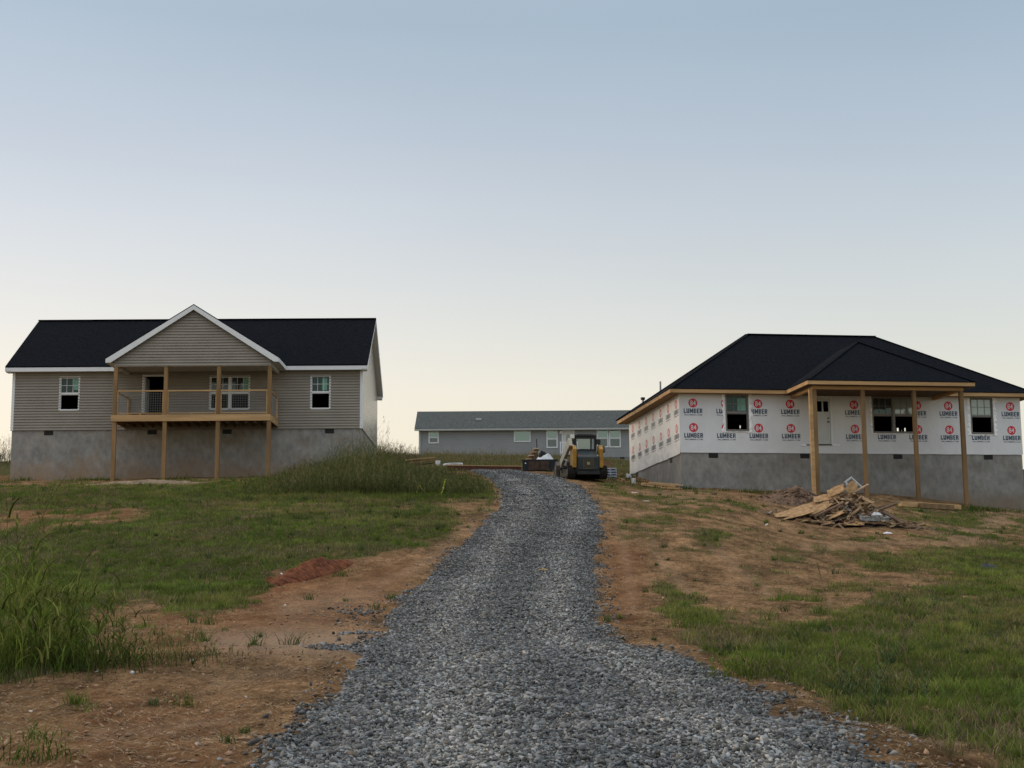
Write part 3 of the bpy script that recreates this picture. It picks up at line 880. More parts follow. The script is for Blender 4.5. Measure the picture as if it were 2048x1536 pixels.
def grass_clump(name, label, px, py, n_stalk, height, spread, leafy, seedn, colour, cat='weed', xs=1.0, leafw=.012):
    base = ground_at(px, py)
    o = np.array([base[0], base[1], gz(base[0], base[1])])
    n = n_stalk
    R = np.stack([o[0] + rng.normal(0, spread * xs, n), o[1] + rng.normal(0, spread, n)], 1)
    R = np.concatenate([R, terrain(R[:, 0], R[:, 1])[:, None]], 1)
    H = height * rng.uniform(.45, 1.0, n) * np.exp(-((R[:, 0] - o[0]) / (spread * xs * 2.2)) ** 2)
    az = rng.uniform(0, 6.28, n); ln = H * rng.uniform(.05, .45, n)
    c = mixc(n, colour, YEL, rng.random(n) ** 3 * .7) * rng.uniform(.6, 1.25, (n, 1))
    B = Batch()
    B.add(blades(R, H, .007 + 0 * H, ln, az, c, 5, .04))
    m_ = leafy; f = rng.uniform(.08, .92, n * m_)
    Rr = np.repeat(R, m_, 0); Hh = np.repeat(H, m_); L = np.repeat(ln, m_); A = np.repeat(az, m_)
    Pp = Rr + np.stack([np.cos(A) * L * f ** 1.8, np.sin(A) * L * f ** 1.8, Hh * f], 1)
    hl = rng.uniform(.12, .34, n * m_) * height / 1.2
    B.add(blades(Pp, hl, leafw * 1.15 * rng.uniform(.5, 1.4, n * m_), hl * rng.uniform(.6, 1.9, n * m_), rng.uniform(0, 6.28, n * m_), np.repeat(c, m_, 0) * rng.uniform(.35, 1.6, (n * m_, 1)), 5, .62))
    # dense low basal leaves
    k = n * 5
    Rb = np.stack([o[0] + rng.normal(0, spread * xs * 1.1, k), o[1] + rng.normal(0, spread * 1.1, k)], 1)
    Rb = np.concatenate([Rb, terrain(Rb[:, 0], Rb[:, 1])[:, None]], 1)
    hb = rng.uniform(.12, .5, k) * height / 1.4
    B.add(blades(Rb, hb, leafw * .75 + 0 * hb, hb * rng.uniform(.2, 1.2, k), rng.uniform(0, 6.28, k), mixc(k, colour, DARK, rng.random(k)) * rng.uniform(.6, 1.2, (k, 1)), 4, .3))
    ob = B.build(name, GRASS, origin=tuple(o))
    return tag(ob, label, cat)


grass_clump('tall_grass_clump', 'bushy clump of waist high grass at the left edge beside the clay track', 10, 1345, 105, 1.6, .36, 5, 10, GREEN * .95, 'grass clump', 1.0, .014)
grass_clump('tall_grass_clump', 'leafy grass clump leaning over bare clay, right of the bushiest clump', 150, 1335, 75, 1.05, .27, 6, 10, GREEN * .8, 'grass clump', 1.1, .013)
grass_clump('grass_tuft', 'low trampled tuft with straw beside the tall grass clumps', 285, 1330, 60, .42, .26, 5, 0, (GREEN + DRY) * .4, 'grass tuft', 1.5, .009)
grass_clump('dry_grass_heap', 'flattened heap of dead grass between the tall clump and the clay track', 330, 1318, 70, .16, .24, 5, 0, (DRY * .5 + DARK) * .8, 'dead grass', 1.9, .008)
grass_clump('grass_tuft', 'small spiky green tuft alone on the clay left of the gravel', 368, 1415, 14, .16, .04, 4, 0, GREEN * .8, 'grass tuft', 1.3, .008)
grass_clump('grass_tuft', 'ragged grass tuft in the bottom left corner of the clay', 70, 1530, 26, .30, .08, 4, 0, GREEN * .8, 'grass tuft', 1.3, .008)
grass_clump('grass_tuft', 'thin weeds growing from straw next to the trampled tuft', 345, 1290, 22, .28, .12, 3, 0, (GREEN + DRY) * .35, 'grass tuft', 1.6, .007)
grass_clump('grass_clump', 'knee high weeds between the gravel edge and the right lawn', 1500, 1360, 50, .34, .16, 4, 0, GREEN * .85, 'grass clump', 1.6, .008)
grass_clump('grass_clump', 'blue green coarse grass clump in the right lawn near the gravel', 1760, 1390, 60, .36, .15, 5, 0, BLUEG * 1.2, 'grass clump', 1.6, .009)
grass_clump('grass_clump', 'narrow row of weeds between the bare soil and the driveway bend', 1390, 1255, 60, .30, .18, 4, 0, GREEN * .85, 'grass clump', 1.2, .008)


def seed_stalk(label, px, py, height, lean, az, colour, leaves=4, head=True, bend=0.0):
    """one tall grass stalk with a nodding head"""
    base = ground_at(px, py); o = np.array([base[0], base[1], gz(base[0], base[1])])
    B = Batch()
    one = lambda a: np.array([a], float)
    mb = MB()
    pts = []
    for i in range(11):
        t = i / 10
        pts.append(Vector((math.cos(az) * (lean * t ** 1.5 + bend * max(0, t - .75) * 4), math.sin(az) * lean * t ** 1.5, height * (t - bend * 1.2 * max(0, t - .82) ** 1.3 * 4))))
    mb.tube(pts, [.0055 * (1 - .6 * i / 10) for i in range(11)], 5)
    V = np.array(mb.v); Fq = [f for f in mb.f if len(f) == 4]
    F3 = np.array([(a, b, c) for a, b, c, d in Fq] + [(a, c, d) for a, b, c, d in Fq])
    B.add((V, F3, np.repeat(colour[None], len(V), 0)))
    for k in range(leaves):
        i = 2 + k * 6 // max(leaves, 1)
        p = np.array(pts[i])[None]
        L = random.uniform(.22, .4)
        B.add(blades(p, one(L * .8), one(.020), one(L * random.uniform(.6, 1.2)), one(random.uniform(0, 6.28)), colour[None] * .9, 6, .7))
    if head:
        nn_ = 60; t = rng.uniform(.86, 1.0, nn_)
        Pn = np.array(pts); pp = np.stack([np.interp(t * 10, range(11), Pn[:, j]) for j in range(3)], 1)
        B.add(blades(pp, rng.uniform(-.05, .03, nn_), .009 + 0 * t, rng.uniform(.01, .06, nn_), rng.uniform(0, 6.28, nn_), np.repeat(mixc(1, colour, DRY, np.array([.5])), nn_, 0), 2))
    ob = np_mesh('grass_stalk', np.concatenate(B.V), np.concatenate(B.F), [GRASS], colors={'Col': np.concatenate(B.C)})
    ob.location = tuple(o)
    return tag(ob, label, 'grass stalk', 'tall grass stalks gone to seed')


seed_stalk('tallest nodding stalk of the left grass clump, reaching the house foundation', 30, 1330, 1.85, .30, .25, GREEN * .8, 5, True, .10)
seed_stalk('leaning stalk with a dark nodding head reaching over the left lawn', 90, 1330, 1.25, .55, .1, GREEN * .8, 4, True, .16)
seed_stalk('slender upright stalk at the edge of the left grass clump', 60, 1320, 1.35, .12, 1.2, DRY * .6, 2, True, .05)
seed_stalk('thin bent stalk hanging over the small clump on the left', 140, 1320, 1.15, .12, -.1, DARK, 2, True, .12)
seed_stalk('upright seeding stalk at the far left picture edge in the tall grass', 5, 1325, 1.65, .10, 2.0, GREEN * .6, 4, True, .06)
seed_stalk('stalk leaning left out of the tall grass with a drooping head', 75, 1335, 1.5, -.35, .2, GREEN * .6, 3, True, .12)
seed_stalk('short stalk arching right over the bare clay from the tall grass', 170, 1335, .95, .65, .05, (GREEN + DRY) * .4, 4, True, .15)
seed_stalk('tall straw coloured stalk standing by the right gravel edge', 1680, 1370, 1.05, -.16, .1, DRY * .9, 3, True, .0)
seed_stalk('straw coloured stalk with leaves right of the tallest straw stalk', 1760, 1350, .78, -.07, .3, DRY * .7 + GREEN * .3, 4, True, .02)
seed_stalk('thin pale stalk in the weeds of the right lawn', 1815, 1340, .72, -.1, .2, DRY * .7, 3, True, .0)
seed_stalk('green leaning blade stalk rising from the coarse grass clump', 1745, 1420, .55, .28, .2, BLUEG * 1.3, 4, False, .0)

# ---------------------------------------------------------------- building materials
def shingle_mat(name, c1, c2):
    m = bpy.data.materials.new(name); m.use_nodes = True
    N, L = m.node_tree.nodes, m.node_tree.links
    b = N['Principled BSDF']; b.inputs['Roughness'].default_value = 0.95; b.inputs['Specular IOR Level'].default_value = 0.04
    t = N.new('ShaderNodeTexCoord')
    n = N.new('ShaderNodeTexNoise'); n.inputs['Scale'].default_value = 9; n.inputs['Detail'].default_value = 6; n.inputs['Roughness'].default_value = .75
    mp = N.new('ShaderNodeMapping'); mp.inputs['Scale'].default_value = (1, 1, 2.2)
    L.new(t.outputs['Object'], mp.inputs[0]); L.new(mp.outputs[0], n.inputs['Vector'])
    r = N.new('ShaderNodeValToRGB'); r.color_ramp.elements[0].position = .35; r.color_ramp.elements[1].position = .68
    r.color_ramp.elements[0].color = (*c1, 1); r.color_ramp.elements[1].color = (*c2, 1)
    L.new(n.outputs['Fac'], r.inputs[0])
    # shingle courses
    sp = N.new('ShaderNodeSeparateXYZ'); L.new(t.outputs['Object'], sp.inputs[0])
    fr = N.new('ShaderNodeMath'); fr.operation = 'MULTIPLY'; fr.inputs[1].default_value = 1 / 0.085; L.new(sp.outputs['Z'], fr.inputs[0])
    f2 = N.new('ShaderNodeMath'); f2.operation = 'FRACT'; L.new(fr.outputs[0], f2.inputs[0])
    bp = N.new('ShaderNodeBump'); bp.inputs['Strength'].default_value = .5; bp.inputs['Distance'].default_value = .02
    L.new(f2.outputs[0], bp.inputs['Height']); L.new(bp.outputs[0], b.inputs['Normal'])
    L.new(r.outputs[0], b.inputs['Base Color'])
    return m


def stained_render(name, base, dark, stain, z0, z1):
    """grey parged block wall: trowel blotches, faint courses and a clay splash stain near the soil"""
    m = bpy.data.materials.new(name); m.use_nodes = True
    N, L = m.node_tree.nodes, m.node_tree.links
    b = N['Principled BSDF']; b.inputs['Roughness'].default_value = 0.9; b.inputs['Specular IOR Level'].default_value = 0.15
    t = N.new('ShaderNodeTexCoord')
    def noise(s, d, sx=(1, 1, 1)):
        mp = N.new('ShaderNodeMapping'); mp.inputs['Scale'].default_value = sx; L.new(t.outputs['Object'], mp.inputs[0])
        n = N.new('ShaderNodeTexNoise'); n.inputs['Scale'].default_value = s; n.inputs['Detail'].default_value = d; n.inputs['Roughness'].default_value = .6
        L.new(mp.outputs[0], n.inputs['Vector']); return n.outputs['Fac']
    def rmp(f, p0, p1, a, c):
        r = N.new('ShaderNodeValToRGB'); r.color_ramp.elements[0].position = p0; r.color_ramp.elements[1].position = p1
        r.color_ramp.elements[0].color = (*a, 1); r.color_ramp.elements[1].color = (*c, 1); L.new(f, r.inputs[0]); return r.outputs[0]
    def mix(f, a, c):
        x = N.new('ShaderNodeMix'); x.data_type = 'RGBA'
        (L.new(f, x.inputs[0]) if not isinstance(f, float) else setattr(x.inputs[0], 'default_value', f))
        L.new(a, x.inputs[6])
        if isinstance(c, tuple): x.inputs[7].default_value = (*c, 1)
        else: L.new(c, x.inputs[7])
        return x.outputs[2]
    col = mix(.5, rmp(noise(.9, 5, (1, 1, 1.3)), .33, .67, dark, base), rmp(noise(4.5, 5, (1, 1, .6)), .32, .68, dark, base))
    sp = N.new('ShaderNodeSeparateXYZ'); L.new(t.outputs['Object'], sp.inputs[0])
    mr_ = N.new('ShaderNodeMapRange'); mr_.inputs['From Min'].default_value = z1; mr_.inputs['From Max'].default_value = z0; L.new(sp.outputs['Z'], mr_.inputs['Value'])
    ad = N.new('ShaderNodeMath'); ad.operation = 'MULTIPLY_ADD'; L.new(noise(1.1, 4), ad.inputs[0]); ad.inputs[1].default_value = 2.0; ad.inputs[2].default_value = -1.0
    a2 = N.new('ShaderNodeMath'); a2.operation = 'ADD'; a2.use_clamp = True; L.new(ad.outputs[0], a2.inputs[0]); L.new(mr_.outputs[0], a2.inputs[1])
    a3 = N.new('ShaderNodeMath'); a3.operation = 'MULTIPLY'; L.new(a2.outputs[0], a3.inputs[0]); a3.inputs[1].default_value = .8
    col = mix(a3.outputs[0], col, stain)
    L.new(col, b.inputs['Base Color'])
    # block courses telegraph faintly through the coat
    fr = N.new('ShaderNodeMath'); fr.operation = 'MULTIPLY'; fr.inputs[1].default_value = 5.0; L.new(sp.outputs['Z'], fr.inputs[0])
    f2 = N.new('ShaderNodeMath'); f2.operation = 'PINGPONG'; f2.inputs[1].default_value = .5; L.new(fr.outputs[0], f2.inputs[0])
    f3 = N.new('ShaderNodeMath'); f3.operation = 'MINIMUM'; f3.inputs[1].default_value = .08; L.new(f2.outputs[0], f3.inputs[0])
    s2 = N.new('ShaderNodeMath'); s2.operation = 'MULTIPLY_ADD'; s2.inputs[1].default_value = .6; L.new(f3.outputs[0], s2.inputs[0]); L.new(noise(18, 5), s2.inputs[2])
    bp = N.new('ShaderNodeBump'); bp.inputs['Strength'].default_value = .5; bp.inputs['Distance'].default_value = .02
    L.new(s2.outputs[0], bp.inputs['Height']); L.new(bp.outputs[0], b.inputs['Normal'])
    return m


def pane_mat(name, tint, gloss, back, bump=.15):
    m = bpy.data.materials.new(name); m.use_nodes = True
    N, L = m.node_tree.nodes, m.node_tree.links
    b = N['Principled BSDF']; b.inputs['Base Color'].default_value = (*back, 1); b.inputs['Roughness'].default_value = .6
    g = N.new('ShaderNodeBsdfGlossy'); g.inputs['Color'].default_value = (*tint, 1); g.inputs['Roughness'].default_value = .05
    mx = N.new('ShaderNodeMixShader'); mx.inputs[0].default_value = gloss
    t = N.new('ShaderNodeTexCoord'); n = N.new('ShaderNodeTexNoise'); n.inputs['Scale'].default_value = 3; L.new(t.outputs['Object'], n.inputs['Vector'])
    bp = N.new('ShaderNodeBump'); bp.inputs['Strength'].default_value = bump; bp.inputs['Distance'].default_value = .03
    L.new(n.outputs['Fac'], bp.inputs['Height']); L.new(bp.outputs[0], g.inputs['Normal'])
    L.new(b.outputs[0], mx.inputs[1]); L.new(g.outputs[0], mx.inputs[2]); L.new(mx.outputs[0], N['Material Output'].inputs['Surface'])
    return m


M_ = {}
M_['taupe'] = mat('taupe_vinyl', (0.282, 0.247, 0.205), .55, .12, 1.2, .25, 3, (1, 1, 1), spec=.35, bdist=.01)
M_['pale'] = mat('taupe_vinyl_glare', (0.50, 0.455, 0.40), .20, .06, 1.5, .0, 6, (1, 1, 1), spec=1.0, bdist=.02)  # taupe siding of the gable, grazing sky glare painted in as a paler base
def add_sheen(m, rough, blend, tint=(1, 1, 1)):
    """clear vinyl gloss that grows towards grazing view"""
    N, L = m.node_tree.nodes, m.node_tree.links
    b = N['Principled BSDF']; o = N['Material Output']
    g = N.new('ShaderNodeBsdfGlossy'); g.inputs['Roughness'].default_value = rough; g.inputs['Color'].default_value = (*tint, 1)
    lw = N.new('ShaderNodeLayerWeight'); lw.inputs['Blend'].default_value = blend
    t_ = N.new('ShaderNodeTexCoord'); n_ = N.new('ShaderNodeTexNoise'); n_.inputs['Scale'].default_value = 5; n_.inputs['Detail'].default_value = 3; L.new(t_.outputs['Object'], n_.inputs['Vector'])
    b_ = N.new('ShaderNodeBump'); b_.inputs['Strength'].default_value = .7; b_.inputs['Distance'].default_value = .05; L.new(n_.outputs['Fac'], b_.inputs['Height']); L.new(b_.outputs[0], g.inputs['Normal'])
    mx = N.new('ShaderNodeMixShader'); L.new(lw.outputs['Fresnel'], mx.inputs[0]); L.new(b.outputs[0], mx.inputs[1]); L.new(g.outputs[0], mx.inputs[2]); L.new(mx.outputs[0], o.inputs['Surface'])


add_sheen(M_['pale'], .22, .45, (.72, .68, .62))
M_['grey_vinyl'] = mat('grey_vinyl', (0.27, 0.272, 0.272), .5, .08, .8, .2, 3, spec=.35)
M_['white'] = mat('white_trim', (0.74, 0.74, 0.74), .45, .05, 3, spec=.4)
M_['soffit'] = mat('soffit_vinyl', (0.55, 0.53, 0.49), .6, .05, 3)
M_['greyframe'] = mat('bronze_grey_frame', (0.20, 0.19, 0.175), .5, .05, 3)
M_['roof'] = shingle_mat('black_shingle', (0.0022, 0.0030, 0.0048), (0.0135, 0.0155, 0.0200))
M_['roof_grey'] = shingle_mat('charcoal_shingle', (0.035, 0.040, 0.040), (0.150, 0.158, 0.155))
M_['pine'] = mat('treated_pine', (0.31, 0.185, 0.085), .75, .42, 2.2, .3, 14, (1, 1, .25), spec=.2, detail=6)
M_['pine_h'] = mat('treated_pine_board', (0.52, 0.325, 0.155), .75, .30, 2.0, .3, 14, (.25, 1, 3), spec=.2, detail=6)
M_['pine_old'] = mat('weathered_pine_post', (0.24, 0.150, 0.072), .8, .35, 2.0, .3, 14, (1.5, 1.5, .3), spec=.2, detail=6)
M_['osb'] = mat('sheathing_board', (0.40, 0.27, 0.15), .85, .35, 14, .3, 30, spec=.15)
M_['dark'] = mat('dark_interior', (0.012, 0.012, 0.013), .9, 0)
M_['black'] = mat('black_plastic', (0.012, 0.012, 0.013), .5, 0, spec=.4)
M_['wire'] = mat('galvanised_wire', (0.30, 0.30, 0.29), .45, 0, metal=.7)
M_['steel'] = mat('dull_steel', (0.35, 0.35, 0.35), .4, .2, 4, metal=.8)
M_['pane'] = pane_mat('green_tinted_pane', (.30, .48, .42), .045, (.012, .022, .020), .35)
M_['pane_dark'] = pane_mat('dim_pane', (.35, .45, .42), .10, (.006, .008, .008))
M_['pane_sky'] = pane_mat('blind_backed_pane', (.40, .52, .49), .34, (.075, .115, .105), .05)
M_['pane_half'] = pane_mat('dark_screen_pane', (.35, .42, .42), .22, (.018, .022, .024), .05)
M_['pane_pale'] = pane_mat('pale_green_pane', (.5, .55, .5), .2, (.25, .30, .27), .1)  # pale green backing, evenly coloured
M_['sticker'] = mat('green_label_paper', (0.20, 0.40, 0.31), .7, .25, 30)


def wrap_material():
    m = mat('house_wrap', (0.66, 0.66, 0.67), .30, .07, .9, .8, 1.6, (1.6, 1.6, 1), spec=.4, bdist=.05)
    return m


M_['wrap'] = wrap_material()
M_['tape'] = mat('silver_flashing_tape', (0.92, 0.92, 0.92), .35, .35, 9, 1.0, 14, spec=.6, metal=0, ramp=(.30, .42), bdist=.04)
M_['red_ink'] = mat('red_print', (0.58, 0.018, 0.038), .30, .1, 5, spec=.35)
M_['navy_ink'] = mat('navy_print', (0.012, 0.042, 0.085), .30, .1, 5, spec=.35)
M_['white_ink'] = mat('white_print', (0.62, 0.61, 0.62), .30, 0, spec=.35)


# ---------------------------------------------------------------- building helpers
class Frame:
    """local frame of a building whose front wall is the plane y = 0, x along it, y away from the camera"""
    def __init__(s, px, py, Y, ang):
        p = unproj(px, py, Y)
        s.o = p; s.a = ang
        s.tx = np.array([math.cos(ang), math.sin(ang), 0]); s.ty = np.array([-math.sin(ang), math.cos(ang), 0])
    def at(s, px, py, d=0.0):
        """(x, z) in the plane y = d seen at the pixel"""
        r = RM @ np.array([(px - 1024) / FPX, (768 - py) / FPX, -1.0])
        k = (np.dot(s.o - CAM, s.ty) + d) / np.dot(r, s.ty)
        q = CAM + r * k - s.o
        return float(np.dot(q, s.tx)), float(q[2])
    def side(s, px, py, x):
        """(y, z) in the plane local x = x seen at the pixel"""
        r = RM @ np.array([(px - 1024) / FPX, (768 - py) / FPX, -1.0])
        k = (np.dot(s.o - CAM, s.tx) + x) / np.dot(r, s.tx)
        q = CAM + r * k - s.o
        return float(np.dot(q, s.ty)), float(q[2])
    def world(s, x, y, z=0.0):
        return s.o + s.tx * x + s.ty * y + np.array([0, 0, z])
    def ground(s, x, y):
        w = s.world(x, y); return gz(w[0], w[1]) - s.o[2]


def wall(mb, B, t0, t1, z0, z1, openings=(), course=None, lap=.014, mi=0):
    """vertical wall with openings; t0/t1 may be functions of z (gables); course = lapped siding"""
    f0 = t0 if callable(t0) else (lambda z: t0)
    f1 = t1 if callable(t1) else (lambda z: t1)
    zs = {z0, z1}
    if course:
        z = z0
        while z < z1 - 1e-4:
            zs.add(round(z, 5)); z += course
    for o in openings:
        for z in (o[2], o[3]):
            if z0 < z < z1: zs.add(z)
    zs = sorted(zs)
    for a, b in zip(zs[:-1], zs[1:]):
        if b - a < 1e-4: continue
        mid = (a + b) / 2
        if course:
            ka = ((a - z0) / course + 1e-4) % 1.0; kb = ka + (b - a) / course
            na, nb = lap * (1 - ka), lap * max(0, 1 - kb)
        else:
            na = nb = 0
        cuts = sorted([(o[0], o[1]) for o in openings if o[2] <= mid <= o[3]])
        xs = [(f0(a), f0(b))]; segs = []
        for c0, c1 in cuts:
            segs.append((xs[-1], (c0, c0))); xs.append((c1, c1))
        segs.append((xs[-1], (f1(a), f1(b))))
        for (l0, l1), (r0, r1) in segs:
            if r0 - l0 < 1e-4 and r1 - l1 < 1e-4: continue
            q4 = [B.p(l0, na, a), B.p(r0, na, a), B.p(r1, nb, b), B.p(l1, nb, b)]
            if B.t.cross(B.z).dot(B.n) < 0: q4.reverse()
            mb.quad(*q4, mi)
            if course and ka < .01 and na > .001:
                mb.quad(B.p(l0, 0, a), B.p(r0, 0, a), B.p(r0, na, a), B.p(l0, na, a), mi)


def window(house, B, t0, t1, z0, z1, frame_mat, panes=('pane', 'hole'), grid=(3, 2), fw=.055, sticker=None, proud=.03, name='window', label=None):
    """double hung window: casing, meeting rail, muntins; upper and lower pane"""
    f = MB()
    P = proud
    f.box(t0 - fw, t0, -.10, P, z0 - fw, z1 + fw, B)
    f.box(t1, t1 + fw, -.10, P, z0 - fw, z1 + fw, B)
    f.box(t0, t1, -.10, P - .002, z1, z1 + fw, B)
    f.box(t0, t1, -.10, P + .012, z0 - fw, z0, B)
    zm = (z0 + z1) / 2
    if panes[1] is not None:
        f.box(t0, t1, -.075, -.02, zm - .028, zm + .028, B)
        s = .028
        for a, b, zz0, zz1, dn in ((t0, t1, zm + .028, z1, -.03), (t0, t1, z0, zm - .028, -.055)):
            f.box(a, a + s, dn - .02, dn + .012, zz0, zz1, B); f.box(b - s, b, dn - .02, dn + .012, zz0, zz1, B)
            f.box(a + s, b - s, dn - .02, dn + .010, zz1 - s, zz1, B); f.box(a + s, b - s, dn - .02, dn + .010, zz0, zz0 + s, B)
        if grid:
            nx, nz = grid
            for i in range(1, nx):
                x = t0 + (t1 - t0) * i / nx; f.box(x - .009, x + .009, -.040, -.026, zm + .056, z1 - .028, B)
            for i in range(1, nz):
                z = zm + .028 + (z1 - zm - .028) * i / nz; f.box(t0 + .028, t1 - .028, -.039, -.028, z - .009, z + .009, B)
    w = f.build(name, frame_mat, house, label=label)
    if panes[1] is None:
        MB().box(t0, t1, -.06, -.05, z0, z1, B).build('pane', M_[panes[0]], w)
    else:
        if panes[0] != 'hole':
            MB().box(t0 + .02, t1 - .02, -.048, -.044, zm + .03, z1 - .02, B).build('pane', M_[panes[0]], w)
        if panes[1] != 'hole':
            MB().box(t0 + .02, t1 - .02, -.072, -.068, z0 + .02, zm - .03, B).build('pane', M_[panes[1]], w)
    if sticker:
        a, b, c, d = sticker
        H = z1 - zm; W = t1 - t0
        MB().box(t0 + W * a, t0 + W * b, -.0435, -.0415, zm + H * c, zm + H * d, B).build('sticker', M_['sticker'], w)
    return w


def vent(house, B, t, z, w=.41, h=.20):
    """open cast vent: dark recess with louvre blades"""
    mb = MB()
    mb.box(t - w / 2, t + w / 2, -.01, .012, z - h / 2, z + h / 2, B)
    for k in range(4):
        zz = z - h / 2 + h * (k + .5) / 4
        mb.quad(B.p(t - w / 2 + .02, .016, zz - .02), B.p(t + w / 2 - .02, .016, zz - .02), B.p(t + w / 2 - .02, .028, zz), B.p(t - w / 2 + .02, .028, zz))
    mb.build('vent', M_['black'], house)


# ================================================================ the taupe house on the left
A = math.radians(0.6)
FL = Frame(22, 861, 66.0, A)
hL = empty('ranch_house', tuple(FL.o), A, 'finished house with taupe siding, black roof and a timber porch on tall posts', 'house', 'houses of the new estate')
BL = Basis((0, 0, 0), (1, 0, 0), (0, -1, 0))
W = FL.at(724, 861)[0]; D = 8.35
zt = FL.at(370, 742)[1]                     # wall top under the eave board
gb = min(FL.ground(0, 0), FL.ground(W, 0), FL.ground(W, D), FL.ground(0, D)) - .6
OH = .38
he = FL.at(370, 738, -OH)[1]                # eave height
hr = FL.at(500, 640, D / 2)[1]
slope = (hr - he) / (D / 2 + OH)


def pxwin(F, x0, y0, x1, y1, d=0.0, inset=.055):
    a = F.at(x0, y1, d); b = F.at(x1, y0, d)
    return a[0] + inset, b[0] - inset, a[1] + inset, b[1] - inset


w1 = pxwin(FL, 117, 753, 161, 822); w2 = pxwin(FL, 620, 750, 662, 819)
w3 = pxwin(FL, 418, 751, 501, 820)
dL = FL.at(286, 828); dR = FL.at(327, 753)
dz0 = FL.at(300, 829)[1]; dz1 = FL.at(300, 753)[1]
dx0, dx1 = dL[0], dL[0] + .95
wm = (w3[0] + w3[1]) / 2
open_f = [(w1[0], w1[1], w1[2], w1[3]), (w2[0], w2[1], w2[2], w2[3]), (w3[0], w3[1], w3[2], w3[3]), (dx0, dx1, dz0, dz1)]
mb = MB(); wall(mb, BL, 0.10, W - .10, 0, he + .05, open_f, .125, .045)
mb.build('front_siding', M_['taupe'], hL)
BR = Basis((W, 0, 0), (0, 1, 0), (1, 0, 0)); BLf = Basis((0, 0, 0), (0, 1, 0), (-1, 0, 0)); BB = Basis((0, D, 0), (1, 0, 0), (0, 1, 0))
topz = hr - .12
def gable_l(z): return max(0, (z - he) / slope - OH + .1) if z > he else 0
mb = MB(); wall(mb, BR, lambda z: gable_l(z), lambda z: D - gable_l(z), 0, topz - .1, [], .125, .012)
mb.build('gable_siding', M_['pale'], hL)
mb = MB(); wall(mb, BLf, lambda z: gable_l(z), lambda z: D - gable_l(z), 0, topz - .1, [], .125, .045)
mb.build('gable_siding', M_['taupe'], hL)
mb = MB(); wall(mb, BB, 0, W, 0, he + .05, [], .125, .045); mb.build('rear_siding', M_['taupe'], hL)
for x in (0, W):
    mb = MB()
    s_ = -1 if x == 0 else 1
    x0, x1 = (x - .02, x + .10) if s_ < 0 else (x - .10, x + .022)
    mb.box(x0, x1, -.028, .08, -.01, he - .02)
    mb.box(x0 if s_ < 0 else x1 - .024, x0 + .024 if s_ < 0 else x1, .08, .16, -.01, he - .02)
    mb.build('corner_board', M_['white'], hL)
zs_ = FL.ground(W * .3, 0)
M_['parge_l'] = stained_render('grey_parging_clay_splash', (0.36, 0.345, 0.32), (0.17, 0.164, 0.155), (0.29, 0.185, 0.105), zs_ - .1, zs_ + 1.15)
mb = MB(); mb.box(.03, W - .03, .03, D - .03, gb, -.004)
mb.build('foundation', M_['parge_l'], hL)
for vx in (97, 304, 454, 659):
    q = FL.at(vx, 867); vent(hL, Basis((0, .03, 0), (1, 0, 0), (0, -1, 0)), q[0], -.12)
# main roof
rx0 = FL.at(10, 740, -OH)[0]; rx1 = FL.at(735, 738, -OH)[0]
mb = MB()
mb.slab([(rx0, -OH, he + .17), (rx1, -OH, he + .17), (rx1, D / 2, hr + .02), (rx0, D / 2, hr + .02)], .05)
mb.slab([(rx1, D + OH, he + .17), (rx0, D + OH, he + .17), (rx0, D / 2, hr + .02), (rx1, D / 2, hr + .02)], .05)
mb.bar((rx0, D / 2, hr + .03), (rx1, D / 2, hr + .03), .25, .03)
mb.build('roof', M_['roof'], hL)
# eave boards, rake boards, soffits
mb = MB(); mb.box(rx0 + .03, rx1 - .03, -OH + .012, -OH + .04, he - .07, he + .112); mb.box(rx0 + .03, rx1 - .03, D + OH - .04, D + OH - .012, he - .07, he + .112)
mb.build('eave_board', M_['white'], hL)
for xx in (rx0 + .014, rx1 - .014):
    mb = MB()
    for ya, yb in ((-OH, D / 2), (D + OH, D / 2)):
        za, zb = he + .02, hr - .135
        mb.add([(xx - .013, ya, za - .09), (xx + .013, ya, za - .09), (xx + .013, yb, zb), (xx - .013, yb, zb),
                (xx - .013, ya, za + .095), (xx + .013, ya, za + .095), (xx + .013, yb, zb + .10), (xx - .013, yb, zb + .10)],
               [(0, 1, 2, 3), (7, 6, 5, 4), (0, 4, 5, 1), (1, 5, 6, 2), (3, 2, 6, 7), (0, 3, 7, 4)])
    mb.build('rake_board', M_['white'], hL)
mb = MB()
mb.box(rx0 + .03, rx1 - .03, -OH + .04, 0.0, he - .062, he - .045)
mb.box(rx0 + .03, rx1 - .03, D, D + OH - .04, he - .062, he - .045)
for s0, s1 in ((rx0 + .028, 0.0), (W, rx1 - .028)):
    for ya, yb in ((-OH, D / 2), (D + OH, D / 2)):
        mb.add([(s0, ya, he - .04), (s1, ya, he - .04), (s1, yb, hr - .16), (s0, yb, hr - .16), (s0, ya, he - .02), (s1, ya, he - .02), (s1, yb, hr - .14), (s0, yb, hr - .14)],
               [(0, 1, 2, 3), (7, 6, 5, 4), (0, 4, 5, 1), (2, 6, 7, 3)])
    mb.box(s0 + .003, s1 - .003, D, D + OH - .02, he - .20, he - .063)
    mb.box(s0 + .003, s1 - .003, -OH + .05, 0, he - .10, he - .063)
mb.build('soffit', M_['soffit'], hL)
